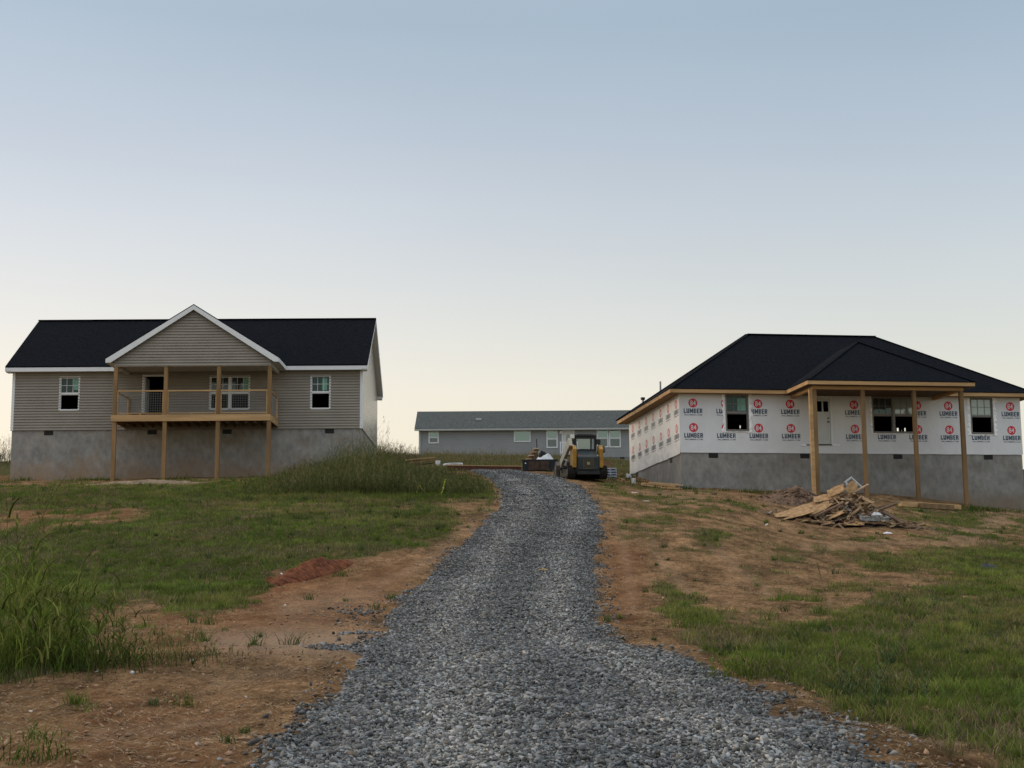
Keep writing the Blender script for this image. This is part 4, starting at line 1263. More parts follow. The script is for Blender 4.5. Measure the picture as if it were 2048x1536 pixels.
# windows and door
window(hL, BL, *w1, M_['white'], ('pane', 'hole'), sticker=(.70, .95, .25, .92))
window(hL, BL, *w2, M_['white'], ('pane', 'hole'), sticker=(.58, .86, .15, .88))
window(hL, BL, w3[0], wm - .055, w3[2], w3[3], M_['white'], ('pane_dark', 'hole'))
window(hL, BL, wm + .057, w3[1], w3[2], w3[3], M_['white'], ('pane_dark', 'hole'), sticker=(.66, .97, .1, .95))
f = MB()
f.box(dx0 - .07, dx0, -.1, .03, dz0, dz1 + .07, BL); f.box(dx1, dx1 + .07, -.1, .03, dz0, dz1 + .07, BL); f.box(dx0, dx1, -.1, .028, dz1, dz1 + .07, BL)
dr = f.build('door_frame', M_['white'], hL)
MB().box(dx0 + .005, dx0 + .05, -.9, -.03, dz0 + .02, dz1 - .02, BL).build('door', M_['white'], dr, label='white entrance door standing open inwards')
# interior: dark room behind the openings
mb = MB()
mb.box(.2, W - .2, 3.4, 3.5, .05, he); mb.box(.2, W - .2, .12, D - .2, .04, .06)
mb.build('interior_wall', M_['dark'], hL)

# porch
PD = 2.35
px0 = FL.at(222, 836, -PD)[0]; px1 = FL.at(541, 836, -PD)[0]
dkt = FL.at(380, 830, -PD)[1]; dkb = FL.at(380, 842, -PD)[1]
gx_l = FL.at(211, 722, -PD - .25)[0]; gx_r = FL.at(558, 718, -PD - .25)[0]; ghe = FL.at(218, 718, -PD - .25)[1]
gcx, ga = FL.at(385, 608, -PD - .25)
gcx = (gx_l + gx_r) / 2
yF = -PD - .25
gs = (ga - ghe) / (gx_r - gcx)
def y_main(z): return (z - he - .12) / slope - OH     # where the main slope reaches height z
mb = MB()
for sg, xe in ((-1, gx_l), (1, gx_r)):
    mb.slab([(xe, yF, ghe + .05), (gcx, yF, ga), (gcx, y_main(ga) + .12, ga), (xe, y_main(ghe) + .35, ghe + .05)] if sg < 0 else
            [(gcx, yF, ga), (xe, yF, ghe + .05), (xe, y_main(ghe) + .35, ghe + .05), (gcx, y_main(ga) + .12, ga)], .045)
mb.build('porch_roof', M_['roof'], hL)
mb = MB()   # white rake boards of the porch gable
for xe in (gx_l, gx_r):
    s_ = 1 if xe > gcx else -1
    wdt = .20
    mb.add([(gcx, yF - .012, ga - .05), (xe, yF - .012, ghe), (xe, yF - .012, ghe - .16), (xe - s_ * .22, yF - .012, ghe - .16), (gcx, yF - .012, ga - .05 - wdt),
            (gcx, yF + .016, ga - .05), (xe, yF + .016, ghe), (xe, yF + .016, ghe - .16), (xe - s_ * .22, yF + .016, ghe - .16), (gcx, yF + .016, ga - .05 - wdt)],
           [(0, 1, 2, 3, 4), (9, 8, 7, 6, 5), (0, 5, 6, 1), (1, 6, 7, 2), (2, 7, 8, 3), (3, 8, 9, 4)])
    # eave board running back to the main eave
    mb.bar((xe - s_ * .012, yF + .018, ghe - .075), (xe - s_ * .012, -OH, ghe - .075), .024, .17)
mb.build('rake_board', M_['white'], hL)
gbot = FL.at(380, 731, -PD)[1]
sx0 = FL.at(228, 731, -PD)[0]; sx1 = FL.at(543, 731, -PD)[0]
BP = Basis((0, -PD - .06, 0), (1, 0, 0), (0, -1, 0))
gh = lambda z: (z - (ghe - .02)) / gs if z > ghe - .02 else 0
mb = MB(); wall(mb, BP, lambda z: max(sx0, gx_l + gh(z)), lambda z: min(sx1, gx_r - gh(z)), gbot, ga - .10, [], .125, .045)
mb.build('porch_gable_siding', M_['taupe'], hL)
mb = MB()
mb.box(sx0 + .01, sx1 - .01, -PD - .055, -PD + .12, gbot - .03, gbot - .004)
mb.box(sx0, sx0 + .13, -PD + .13, -.02, gbot - .03, gbot + .18); mb.box(sx1 - .13, sx1, -PD + .13, -.02, gbot - .03, gbot + .18)
mb.build('porch_beam', M_['soffit'], hL)
mb = MB()
mb.box(sx0 + .14, sx1 - .14, -PD + .13, -.02, gbot + .10, gbot + .13)
mb.add([(gx_l + .02, yF + .02, ghe - .15), (sx0, yF + .02, ghe - .15), (sx0, -OH, ghe - .15), (gx_l + .02, -OH, ghe - .15)], [(0, 1, 2, 3)])
mb.add([(gx_r - .02, yF + .02, ghe - .15), (sx1, yF + .02, ghe - .15), (sx1, -OH, ghe - .15), (gx_r - .02, -OH, ghe - .15)], [(3, 2, 1, 0)])
mb.build('porch_ceiling', M_['soffit'], hL)
# deck: rim boards, joists, planks
mb = MB()
mb.box(px0, px1, -PD - .04, -PD, dkb, dkt + .02)
mb.box(px0, px0 + .04, -PD + .001, -.03, dkb, dkt + .018); mb.box(px1 - .04, px1, -PD + .001, -.03, dkb, dkt + .018)
mb.build('rim_board', M_['pine_h'], hL)
mb = MB()
k = px0 + .45
while k < px1 - .2:
    mb.box(k, k + .04, -PD + .002, -.03, dkb + .01, dkt - .03); k += .41
mb.build('deck_joist', M_['pine_old'], hL)['kind'] = 'stuff'
mb = MB()
y = -PD + .002
while y < -.1:
    mb.box(px0 + .041, px1 - .041, y, y + .135, dkt - .028, dkt + .004); y += .141
mb.build('deck', M_['pine_old'], hL)
posts_px = [231, 331.5, 437.5, 539]
pxs = [FL.at(p, 780, -PD)[0] for p in posts_px]
for i, x in enumerate(pxs):
    g_ = FL.ground(x, -PD) - .15
    yo = -PD - .041 if False else -PD + .002
    MB().box(x - .085, x + .085, -PD - .045 - .0, -PD + .10, dkt + .022, gbot - .032).build('porch_post', M_['pine'], hL, bevel=.006)
    MB().box(x - .10, x + .075, -PD + .003, -PD + .15, g_, dkb - .0).build('porch_post', M_['pine'], hL, bevel=.006, label='lower length of a porch post under the deck')
rt = FL.at(380, 780, -PD)[1]; rb = FL.at(380, 825, -PD)[1]
def hog_wire(mb, a, b, z0, z1, step=.10):
    a, b = Vector(a), Vector(b); n = int((b - a).length / step)
    r = .0028
    for i in range(1, n):
        p = a.lerp(b, i / n); mb.bar((p.x, p.y, z0), (p.x, p.y, z1), r * 2, r * 2, up=(0, 1, 0))
    m2 = int((z1 - z0) / step)
    for i in range(1, m2):
        z = z0 + (z1 - z0) * i / m2; mb.bar((a.x, a.y, z), (b.x, b.y, z), r * 2, r * 2)
for i in range(3):
    xa, xb = pxs[i] + .085, pxs[i + 1] - .085
    mb = MB()
    mb.box(xa, xb, -PD - .02, -PD + .07, rt - .055, rt); mb.box(xa, xb, -PD - .005, -PD + .04, rb - .035, rb)
    mb.box(xa + .001, xa + .05, -PD - .005, -PD + .04, dkt + .022, rt - .056); mb.box(xb - .05, xb - .001, -PD - .005, -PD + .04, dkt + .022, rt - .056)
    xm = (xa + xb) / 2; mb.box(xm - .025, xm + .025, -PD, -PD + .035, dkt + .022, rb - .036)
    ra = mb.build('railing', M_['pine_h'], hL)
    mb = MB(); hog_wire(mb, (xa + .05, -PD + .02, 0), (xb - .05, -PD + .02, 0), rb, rt - .055)
    mb.build('wire_mesh', M_['wire'], ra)
for x in (pxs[0], pxs[3]):
    mb = MB()
    mb.box(x - .035, x + .035, -PD + .11, -.10, rt - .055, rt); mb.box(x - .022, x + .022, -PD + .11, -.10, rb - .035, rb)
    mb.box(x - .045, x + .045, -.15, -.05, dkt + .006, rt + .001)
    mb.box(x - .03, x + .03, -PD + .11, -PD + .15, dkt + .006, rt - .056)
    ra = mb.build('railing', M_['pine_h'], hL)
    mb = MB(); hog_wire(mb, (x, -PD + .15, 0), (x, -.15, 0), rb, rt - .055)
    mb.build('wire_mesh', M_['wire'], ra)
# dark tool bag and red hose on the deck
q = FL.world(pxs[0] + .95, -1.5, dkt + .006)
mb = MB()
prof = [(-.36, 0), (-.38, .10), (-.42, .22), (-.34, .17), (-.18, .16), (.02, .19), (.22, .15), (.33, .06), (.34, 0)]
mb.prism(prof, LOCAL, -.14, .14)
bag = mb.build('tool_bag', mat('black_canvas', (.02, .021, .024), .8, .2, 10, .5, 30), bevel=.02)
bag.location = tuple(q); bag.rotation_euler = (0, 0, A); tag(bag, 'black slumped tool bag on the porch deck behind the railing', 'bag')
mb = MB()
mb.tube([(math.cos(t) * .30, math.sin(t) * .16, .018 + .004 * (t / 6.28)) for t in np.linspace(0, 12.5, 40)], .017, 6)
ho = mb.build('air_hose', mat('red_rubber_hose', (.16, .03, .02), .6, .2, 8), smooth=True)
ho.location = tuple(FL.world(pxs[0] + .42, -1.85, dkt + .006)); tag(ho, 'coiled red hose on the porch deck by the corner post', 'hose')

# ================================================================ the wrapped house on the right
A2 = math.radians(7.9)
FR = Frame(1360.5, 903, 62.1, A2)
hR = empty('hip_roof_house', tuple(FR.o), A2, 'unfinished house in printed white wrap under a black hip roof', 'house', 'houses of the new estate')
BF = Basis((0, 0, 0), (1, 0, 0), (0, -1, 0))
W = FR.at(2046, 909)[0]
OH = .50
_, he = FR.at(1346, 776, -OH); ex0 = -OH
D = 9.9
gb = min(FR.ground(0, 0), FR.ground(W, 0), FR.ground(W, D), FR.ground(0, D)) - .6
rl = FR.at(1494, 669, D / 2); rr = FR.at(1750, 675, D / 2)
hr = rl[1]
slope = (hr - he) / (D / 2 + OH)
win1 = pxwin(FR, 1452, 789, 1496, 862, 0, .05); winT = pxwin(FR, 1746, 794, 1828, 866, 0, .05); win3 = pxwin(FR, 1943, 796, 1984, 868, 0, .05)
d0 = FR.at(1636, 889); d1 = FR.at(1660, 796)
door = (d1[0] - .93, d1[0] - .02, d0[1], d1[1])
ops = [win1, winT, win3, door]
mb = MB(); wall(mb, BF, 0, W, -.02, he + .10, ops)
mb.build('front_wall', M_['wrap'], hR)
# skirt of a second wrap course along the bottom, lapped over
mb = MB()
zl = FR.at(1400, 888)[1]
def wavy_strip(mb, B, t0, t1, z0, z1, n, amp=.004, off=.004, low=.012):
    ts = np.linspace(t0, t1, n + 1)
    for a, b in zip(ts[:-1], ts[1:]):
        f = lambda t: off + amp * (vnoise(np.array([t * 2.3]), np.array([1.0]), 5)[0])
        g = lambda t: low * (vnoise(np.array([t * 1.7]), np.array([9.0]), 8)[0] - .5)
        mb.quad(B.p(a, f(a), z0 + g(a)), B.p(b, f(b), z0 + g(b)), B.p(b, off * .7, z1), B.p(a, off * .7, z1))
wavy_strip(mb, BF, 0, W, -.045, zl, 60)
mb.build('lower_wrap', M_['wrap'], hR)
BS = Basis((0, 0, 0), (0, 1, 0), (-1, 0, 0))
mb = MB(); wall(mb, BS, 0, D, -.02, he + .10, [])
mb.build('side_wall', M_['wrap'], hR)
mb = MB(); wavy_strip(mb, BS, 0.0, D, -.10, zl, 50, .012, .006, .05); mb.build('lower_wrap', M_['wrap'], hR)
BBk = Basis((0, D, 0), (1, 0, 0), (0, 1, 0)); BRt = Basis((W, 0, 0), (0, 1, 0), (1, 0, 0))
# rear wall with window openings that let daylight through
back_ops = []
for (x0, y0, x1, y1) in ((1782, 856, 1787, 864), (1792, 856, 1797, 863), (1801, 860, 1803, 863), (1807, 856, 1811, 863), (1478, 851, 1481, 857)):
    a_ = FR.at(x0, y1, D); b_ = FR.at(x1, y0, D); back_ops.append((a_[0], b_[0], a_[1], b_[1]))
back_ops.sort()
mb = MB(); wall(mb, BBk, 0, W, -.02, he + .1, back_ops); wall(mb, BRt, 0, D, -.02, he + .1, [])
mb.build('rear_wall', M_['wrap'], hR)
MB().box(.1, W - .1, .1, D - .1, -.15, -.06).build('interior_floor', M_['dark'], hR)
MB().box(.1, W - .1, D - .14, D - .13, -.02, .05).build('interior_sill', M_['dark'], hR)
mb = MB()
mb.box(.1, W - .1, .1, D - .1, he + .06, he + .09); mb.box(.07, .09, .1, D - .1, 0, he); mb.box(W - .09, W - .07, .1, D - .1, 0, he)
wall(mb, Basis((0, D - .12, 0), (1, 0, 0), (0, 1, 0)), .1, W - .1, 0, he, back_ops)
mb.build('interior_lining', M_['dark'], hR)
gA, gB = FR.ground(0.3, 0), FR.ground(W, 0)
M_['parge_r'] = stained_render('grey_parging', (0.33, 0.32, 0.30), (0.155, 0.150, 0.142), (0.20, 0.155, 0.11), gA - .55, gA + .05)
MB().box(.03, W - .03, .03, D - .03, gb, -.045).build('foundation', M_['parge_r'], hR)
BFv = Basis((0, .03, 0), (1, 0, 0), (0, -1, 0)); BSv = Basis((.03, 0, 0), (0, 1, 0), (-1, 0, 0))
for vx in (1427, 1610, 1796, 1977):
    vent(hR, BFv, FR.at(vx, 909)[0], -.155)
for vx, vy in ((1341, 916), (1273, 945)):
    q = FR.side(vx, vy, 0); vent(hR, BSv, q[0], -.20)


# roofs -----------------------------------------------------------
rx0, rx1 = -OH, W + OH
hip = D / 2 + OH
xl = rl[0]; xr_ = rr[0]
T = .14
mb = MB()
e = [(rx0, -OH, he), (rx1, -OH, he), (rx1, D + OH, he), (rx0, D + OH, he)]
r0 = (xl, D / 2, hr); r1 = (xr_, D / 2, hr)
ps0 = FR.at(1615, 758, -3.0)
# porch eave sits at the same height as the main eave: find how far out it is from its pixel row
best = min(np.linspace(1.0, 4.5, 176), key=lambda d: abs(FR.at(1615, 759, -d)[1] - he))
PO = float(best)                       # porch eave plane y = -PO
qx0 = FR.at(1615, 758, -PO)[0]; qx1 = FR.at(1951, 768, -PO)[0]
qc = (qx0 + qx1) / 2; hw = (qx1 - qx0) / 2
pa = (qc, -PO + hw * 1.02, he + slope * hw * 1.02)
yb = (pa[2] - he) / slope - OH
mb.slab([e[0], e[1], r1, r0], .03); mb.slab([e[1], e[2], r1], .03); mb.slab([e[2], e[3], r0, r1], .03); mb.slab([e[3], e[0], r0], .03)
mb.bar(Vector(r0) + Vector((0, 0, .015)), Vector(r1) + Vector((0, 0, .015)), .24, .03)
for a_, b_ in ((e[0], r0), (e[1], r1), (e[3], r0)):
    mb.bar(Vector(a_) + Vector((0, 0, .0)), Vector(b_) + Vector((0, 0, .01)), .22, .022)
mb.build('roof', M_['roof'], hR)
mb = MB()
pe0, pe1 = (qx0, -PO, he), (qx1, -PO, he)
mb.slab([pe0, pe1, pa], .03)
mb.slab([(qx0, -OH + .02, he), pe0, pa, (qc, yb, pa[2])], .03); mb.slab([pe1, (qx1, -OH + .02, he), (qc, yb, pa[2]), pa], .03)
for a_ in (pe0, pe1): mb.bar(Vector(a_), Vector(pa) + Vector((0, 0, .012)), .22, .022)
mb.build('porch_roof', M_['roof'], hR)
# fascia of raw pine, soffit boards
mb = MB(); fb = .155
mb.box(rx0 + .01, qx0, -OH + .02, -OH + .05, he - .03 - fb, he - .032); mb.box(qx1, rx1 - .01, -OH + .02, -OH + .05, he - .03 - fb, he - .032)
mb.box(rx0 + .01, rx0 + .04, -OH + .051, D + OH - .05, he - .03 - fb, he - .032); mb.box(rx1 - .04, rx1 - .01, -OH + .051, D + OH - .05, he - .03 - fb, he - .032)
mb.box(rx0 + .01, rx1 - .01, D + OH - .049, D + OH - .02, he - .03 - fb, he - .032)
mb.build('fascia', M_['pine_h'], hR)
mb = MB()
mb.box(qx0 + .01, qx1 - .01, -PO + .02, -PO + .05, he - .03 - fb, he - .032)
mb.box(qx0 + .01, qx0 + .04, -PO + .051, -OH + .018, he - .03 - fb, he - .032); mb.box(qx1 - .04, qx1 - .01, -PO + .051, -OH + .018, he - .03 - fb, he - .032)
mb.build('porch_fascia', M_['pine_h'], hR)
mb = MB()
mb.box(rx0 + .045, rx1 - .045, -OH + .055, -.004, he - .17, he - .155); mb.box(rx0 + .045, -.004, 0, D + OH - .06, he - .17, he - .155)
mb.build('soffit', M_['osb'], hR)
py_ = -PO + .45
bt = he - .19
mb = MB()
mb.box(qx0 + .35, qx1 - .35, py_ - .05, py_ + .12, bt - .13, bt); mb.box(qx0 + .35, qx0 + .50, py_ + .121, -.01, bt - .13, bt); mb.box(qx1 - .50, qx1 - .35, py_ + .121, -.01, bt - .13, bt)
mb.build('porch_beam', M_['pine_h'], hR)
MB().box(qx0 + .06, qx1 - .06, -PO + .06, -.01, bt + .004, bt + .018).build('porch_ceiling', mat('ceiling_sheathing', (.12, .085, .05), .9, .3, 6), hR)
for i, (pxp, wd) in enumerate(((1628.5, .34), (1728.5, .155), (1831, .155), (1926, .17))):
    x = FR.at(pxp, 860, py_)[0]
    g_ = FR.ground(x, py_) - .2
    if i == 0:
        MB().box(x - .17, x - .03, py_ - .05, py_ + .09, g_, bt - .132).build('porch_post', M_['pine_h'], hR, bevel=.006, label='fresh yellow post standing against a darker one')
        MB().box(x - .028, x + .15, py_ - .03, py_ + .12, g_, bt - .133).build('porch_post', M_['pine_old'], hR, bevel=.006)
    else:
        MB().box(x - wd / 2, x + wd / 2, py_ - .05, py_ + .10, g_, bt - .132).build('porch_post', M_['pine_old'], hR, bevel=.006)
# windows with crinkled flashing tape round them
def flashing(win, B, w=.15, sides='lrtb'):
    t0, t1, z0, z1 = win[0] - .05, win[1] + .05, win[2] - .05, win[3] + .05
    mb = MB()
    def run(p, q, outx, outz):
        n = max(4, int(math.dist(p, q) / .07))
        prev = None
        for i in range(n + 1):
            t = i / n
            x = p[0] + (q[0] - p[0]) * t; z = p[1] + (q[1] - p[1]) * t
            k = w * random.uniform(.55, 1.25) * (.5 if outz < 0 else 1); nn = random.uniform(.006, .03)
            cur = (B.p(x, .012, z), B.p(x + outx * k * .5, nn + .012, z + outz * k * .5), B.p(x + outx * k, .007, z + outz * k))
            if prev:
                mb.quad(prev[0], cur[0], cur[1], prev[1]); mb.quad(prev[1], cur[1], cur[2], prev[2])
            prev = cur
    if 'l' in sides: run((t0, z0 - .06), (t0, z1 + .05), -1, 0)
    if 'r' in sides: run((t1, z0 - .06), (t1, z1 + .05), 1, 0)
    if 't' in sides: run((t0 - .05, z1), (t1 + .05, z1), 0, 1)
    if 'b' in sides: run((t0 - .05, z0), (t1 + .05, z0), 0, -1)
    return mb.build('flashing_tape', M_['tape'], hR)
flashing(win1, BF); flashing(winT, BF, .10, 'lrb'); flashing(win3, BF)
window(hR, BF, *win1, M_['greyframe'], ('pane', 'hole'), sticker=(.55, .93, .12, .85), fw=.05)
wm = (winT[0] + winT[1]) / 2
window(hR, BF, winT[0], wm - .05, winT[2], winT[3], M_['greyframe'], ('pane_dark', 'hole'), fw=.05)
window(hR, BF, wm + .052, winT[1], winT[2], winT[3], M_['greyframe'], ('pane_pale', 'hole'), fw=.05, grid=(3, 1))
window(hR, BF, *win3, M_['greyframe'], ('pane_pale', 'hole'), fw=.05)
mb = MB()
t0, t1, z0, z1 = door
for a_ in ((t0 - .07, t0, z0, z1 + .07), (t1, t1 + .09, z0, z1 + .07), (t0, t1, z1, z1 + .07)):
    mb.box(a_[0], a_[1], -.1, .025, a_[2], a_[3], BF)
df = mb.build('door_frame', M_['white'], hR)
mb = MB()
mb.box(t0 + .004, t1 - .01, -.07, -.02, z0 + .02, z0 + 1.42, BF); mb.box(t0 + .004, t1 - .01, -.07, -.02, z1 - .14, z1 - .004, BF)
for k in range(4):
    xx = t0 + .004 + (t1 - t0 - .014 - .05) * k / 3
    mb.box(xx, xx + .05 + (.06 if k in (0, 3) else 0) * (1 if k == 0 else 0), -.069, -.021, z0 + 1.421, z1 - .141, BF)
for k in range(2):
    xx = t0 + .14 + k * .36; mb.box(xx, xx + .26, -.02, -.014, z0 + .2, z0 + 1.25, BF)
dl = mb.build('door_leaf', mat('door_primer', (.55, .56, .545), .5, .06, 2), df)
MB().tube([(t1 - .10, .02, z0 + .98), (t1 - .10, -.04, z0 + .98)], .035, 10).build('handle', M_['black'], dl)
MB().tube([(t1 - .10, .02, z0 + 1.14), (t1 - .10, -.04, z0 + 1.14)], .03, 10).build('lock', M_['black'], dl)
mb = MB()
mb.box(t0 - .2, t1 + .02, .002, .05, z0 - .035, z0 - .002, BF)
mb.build('door_sill', M_['black'], df)
mb = MB(); mb.box(t1 + .03, t1 + .36, .004, .03, z0 - .05, z0 + .01, BF); mb.box(t0 - .42, t0 - .22, .004, .03, z0 - .07, z0 - .01, BF)
mb.build('flashing_tape', M_['tape'], hR)
# vent pipes on the rear slope
for (vx, vy0, vy1, rad, cap) in ((1321, 763, 786, .05, False), (1286, 795, 812, .055, True)):
    bst = None
    for d in np.linspace(D - 2.5, D + .3, 60):
        x, z = FR.at(vx, vy1, d); zr = he + slope * (D + OH - d)
        zs2 = he + slope * (x - rx0) * (hip / (xl - rx0 + 1e-6)) if x > rx0 else 9
        zz = min(zr, zs2)
        if bst is None or abs(z - zz) < bst[0]: bst = (abs(z - zz), x, d, zz)
    _, x, d, zb = bst
    ztop = FR.at(vx, vy0, d)[1]
    mb = MB(); mb.tube([(x, d, zb - .15), (x, d, ztop - (.12 if cap else 0))], rad, 12)
    pb = mb.build('vent_pipe', M_['steel'], hR, smooth=False)
    if cap:
        MB().tube([(x, d, ztop - .13), (x, d, ztop - .09), (x, d, ztop)], [.07, .11, .11], 12).build('cap', M_['black'], pb)


# printed marks --------------------------------------------------
def text_mesh(body, size, sx=1.0, offset=0.0):
    cu = bpy.data.curves.new('lettering', 'FONT'); cu.body = body; cu.size = size; cu.align_x = 'CENTER'; cu.offset = offset; cu.resolution_u = 3
    ob = bpy.data.objects.new('lettering', cu); COL.objects.link(ob)
    bpy.context.view_layer.update()
    me = ob.evaluated_get(bpy.context.evaluated_depsgraph_get()).to_mesh()
    v = [(p.co.x * sx, p.co.y) for p in me.vertices]; f = [tuple(p.vertices) for p in me.polygons]
    ob.to_mesh_clear(); COL.objects.unlink(ob); bpy.data.objects.remove(ob); bpy.data.curves.remove(cu)
    return v, f


def fit_text(body, x0, x1, z0, z1, y, offset=.01, squash=False):
    """flat lettering stretched to an exact width and height"""
    v, f = text_mesh(body, 1.0, 1.0, offset)
    ax, bx = min(p[0] for p in v), max(p[0] for p in v); az_, bz = min(p[1] for p in v), max(p[1] for p in v)
    return [(x0 + (p[0] - ax) / (bx - ax) * (x1 - x0), y, z0 + (p[1] - az_) / (bz - az_) * (z1 - z0)) for p in v], f


def R4(x0, x1, z0, z1): return [(x0, z0), (x1, z0), (x1, z1), (x0, z1)]


GLYPH = {
    'L': [R4(0, .40, 0, 1), R4(.40, 1, 0, .24)],
    'U': [R4(0, .38, .12, 1), R4(.62, 1, .12, 1), R4(.38, .62, 0, .24), [(.1, 0), (.38, 0), (.38, .12), (0, .12)], [(.62, 0), (.9, 0), (1, .12), (.62, .12)]],
    'M': [R4(0, .28, 0, 1), R4(.72, 1, 0, 1), [(.28, .48), (.5, .05), (.5, .55), (.28, 1)], [(.5, .05), (.72, .48), (.72, 1), (.5, .55)]],
    'B': [R4(0, .40, 0, 1), R4(.40, .82, .82, 1), R4(.40, .82, .42, .59), R4(.40, .82, 0, .18), R4(.64, .96, .59, .82), R4(.70, 1, .18, .42)],
    'E': [R4(0, .40, 0, 1), R4(.40, 1, .80, 1), R4(.40, .90, .40, .60), R4(.40, 1, 0, .20)],
    'R': [R4(0, .38, 0, 1), R4(.38, .82, .82, 1), R4(.38, .82, .40, .58), R4(.62, .96, .58, .82), [(.70, 0), (1, 0), (.78, .40), (.48, .40)]],
    '8': [R4(0, .34, .56, .94), R4(0, .34, .06, .46), R4(.66, 1, .56, .94), R4(.66, 1, .06, .46), R4(.34, .66, .86, 1), R4(.1, .9, .46, .56), R4(.34, .66, 0, .14)],
    '4': [R4(.52, .84, 0, 1), R4(.0, .52, .24, .42), R4(.84, 1, .24, .42), [(0, .42), (.28, .42), (.52, .78), (.52, 1)]],
}


def block_letter(mb, ch, x, z, w, h, y, mi):
    """condensed block capital cut from flat pieces"""
    for q_ in GLYPH[ch]:
        mb.add([(x + a * w, y, z + b * h) for a, b in q_], [(0, 1, 2, 3)], mi)


def logo_mesh():
    mb = MB()
    R = .195
    ring = [(R * math.cos(2 * math.pi * i / 32), -.0045, R * math.sin(2 * math.pi * i / 32)) for i in range(32)]
    mb.add(ring, [tuple(range(32))], 0)
    mb.add(*fit_text('84', -.125, .125, -.11, .11, -.006, .012), mi=2)
    for i, ch in enumerate('LUMBER'):
        x = (-.41, -.288, -.145, .022, .158, .285)[i]
        block_letter(mb, ch, x, -.435, (.10, .12, .145, .115, .10, .125)[i], .20, -.0045, 1)
    mb.add(*fit_text('84LUMBER.COM', -.385, .385, -.535, -.478, -.0045, .008), mi=1)
    me = bpy.data.meshes.new('printed_logo'); me.from_pydata(mb.v, [], mb.f)
    for m in ('red_ink', 'navy_ink', 'white_ink'): me.materials.append(M_[m])
    me.polygons.foreach_set('material_index', mb.m); me.update()
    return me


LOGO = logo_mesh()
def put_logo(x, y, z, rz, house):
    me = LOGO
    for w_ in (win1, winT, win3, door):
        a0, a1, b0, b1 = w_[0] - .02 - x, w_[1] + .02 - x, w_[2] - .01 - z, w_[3] + .02 - z
        if rz == 0 and a0 < .5 and a1 > -.5 and b0 < .25 and b1 > -.6:          # print cut away where the opening is
            import bmesh
            bm = bmesh.new(); bm.from_mesh(me)
            for co, no in (((a0, 0, 0), (1, 0, 0)), ((a1, 0, 0), (1, 0, 0)), ((0, 0, b0), (0, 0, 1)), ((0, 0, b1), (0, 0, 1))):
                bmesh.ops.bisect_plane(bm, geom=bm.verts[:] + bm.edges[:] + bm.faces[:], plane_co=co, plane_no=no, dist=1e-5)
            gone = [f for f in bm.faces if a0 < f.calc_center_median().x < a1 and b0 < f.calc_center_median().z < b1]
            bmesh.ops.delete(bm, geom=gone, context='FACES')
            me = me.copy(); bm.to_mesh(me); bm.free()
    if not len(me.polygons): return
    o = bpy.data.objects.new('printed_logo', me); COL.objects.link(o); o.parent = house
    o.location = (x, y, z); o.rotation_euler = (0, 0, rz)
# column pitch read on the front wall
c0 = FR.at(1386, 816)[0]; c9 = FR.at(2021, 829)[0]
pitch = (c9 - c0) / 10
row = [FR.at(1385, 806)[1], FR.at(1387, 855)[1]]
for i in range(11):
    x = c0 + pitch * i
    for k, z in enumerate(row):
        if i in (4,) : continue                      # the door stands here
        if k == 0 and (winT[0] < x < winT[1]): continue   # the window was cut through this one
        put_logo(x, 0, z, 0, hR)
for i in range(7):
    y = .52 + pitch * i
    for z in row: put_logo(0, y, z, -math.pi / 2, hR)

# ================================================================ the low grey house at the top of the hill
A3 = math.radians(.6)
F3 = Frame(838, 921, 128.0, A3)
h3 = empty('low_grey_house', tuple(F3.o), A3, 'long low grey sided house at the top of the hill beyond the driveway', 'house', 'houses of the new estate')
B3 = Basis((0, 0, 0), (1, 0, 0), (0, -1, 0))
W = F3.at(1330, 900)[0]; D = 8.2; OH = .4
he = F3.at(1000, 857, -OH)[1] ; fz = F3.at(1240, 914)[1]; wz = F3.at(1000, 860)[1]
hr = F3.at(1000, 822, D / 2)[1]
wins = [(857, 863, 877.5, 887, ('pane_sky', 'pane_half')), (1028, 861, 1061, 884, ('pane_sky', None)), (1093, 860, 1115, 896, ('pane_sky', 'pane_half')), (1194, 858, 1216.5, 895, ('pane_sky', 'pane_half')), (1218.5, 858, 1241, 895, ('pane_sky', 'pane_half'))]
ops = []
for x0, y0, x1, y1, pn in wins: ops.append(pxwin(F3, x0, y0, x1, y1, 0, .08))
da = F3.at(1126, 905); db = F3.at(1147, 862)
dop = (da[0], da[0] + .92, db[1] - 2.05, db[1])
mb = MB(); wall(mb, B3, 0, W, fz, he + .05, ops + [dop], .2, .02); mb.build('front_siding', M_['grey_vinyl'], h3)
mb = MB(); wall(mb, Basis((0, 0, 0), (0, 1, 0), (-1, 0, 0)), lambda z: max(0, (z - he) / ((hr - he) / (D / 2 + OH)) - OH), lambda z: D - max(0, (z - he) / ((hr - he) / (D / 2 + OH)) - OH), fz, hr - .2, [], .2, .02)
wall(mb, Basis((W, 0, 0), (0, 1, 0), (1, 0, 0)), 0, D, fz, he, [], .2, .02); mb.build('side_siding', M_['grey_vinyl'], h3)
MB().box(.03, W - .03, .03, D, -2.5, fz - .004).build('foundation', stained_render('pale_parging', (.27, .27, .275), (.20, .20, .20), (.2, .16, .12), -.6, -.1), h3)
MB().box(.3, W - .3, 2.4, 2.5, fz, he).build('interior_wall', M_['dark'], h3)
for (wn_, q_) in zip(wins, ops):
    window(h3, B3, *q_, M_['white'], wn_[4], grid=None, fw=.08, proud=.05)
rx0 = F3.at(829, 856, -OH)[0]
mb = MB()
mb.slab([(rx0, -OH, he + .06), (W + .3, -OH, he + .06), (W + .3, D / 2, hr), (rx0, D / 2, hr)], .06)
mb.slab([(W + .3, D + OH, he + .06), (rx0, D + OH, he + .06), (rx0, D / 2, hr), (W + .3, D / 2, hr)], .06)
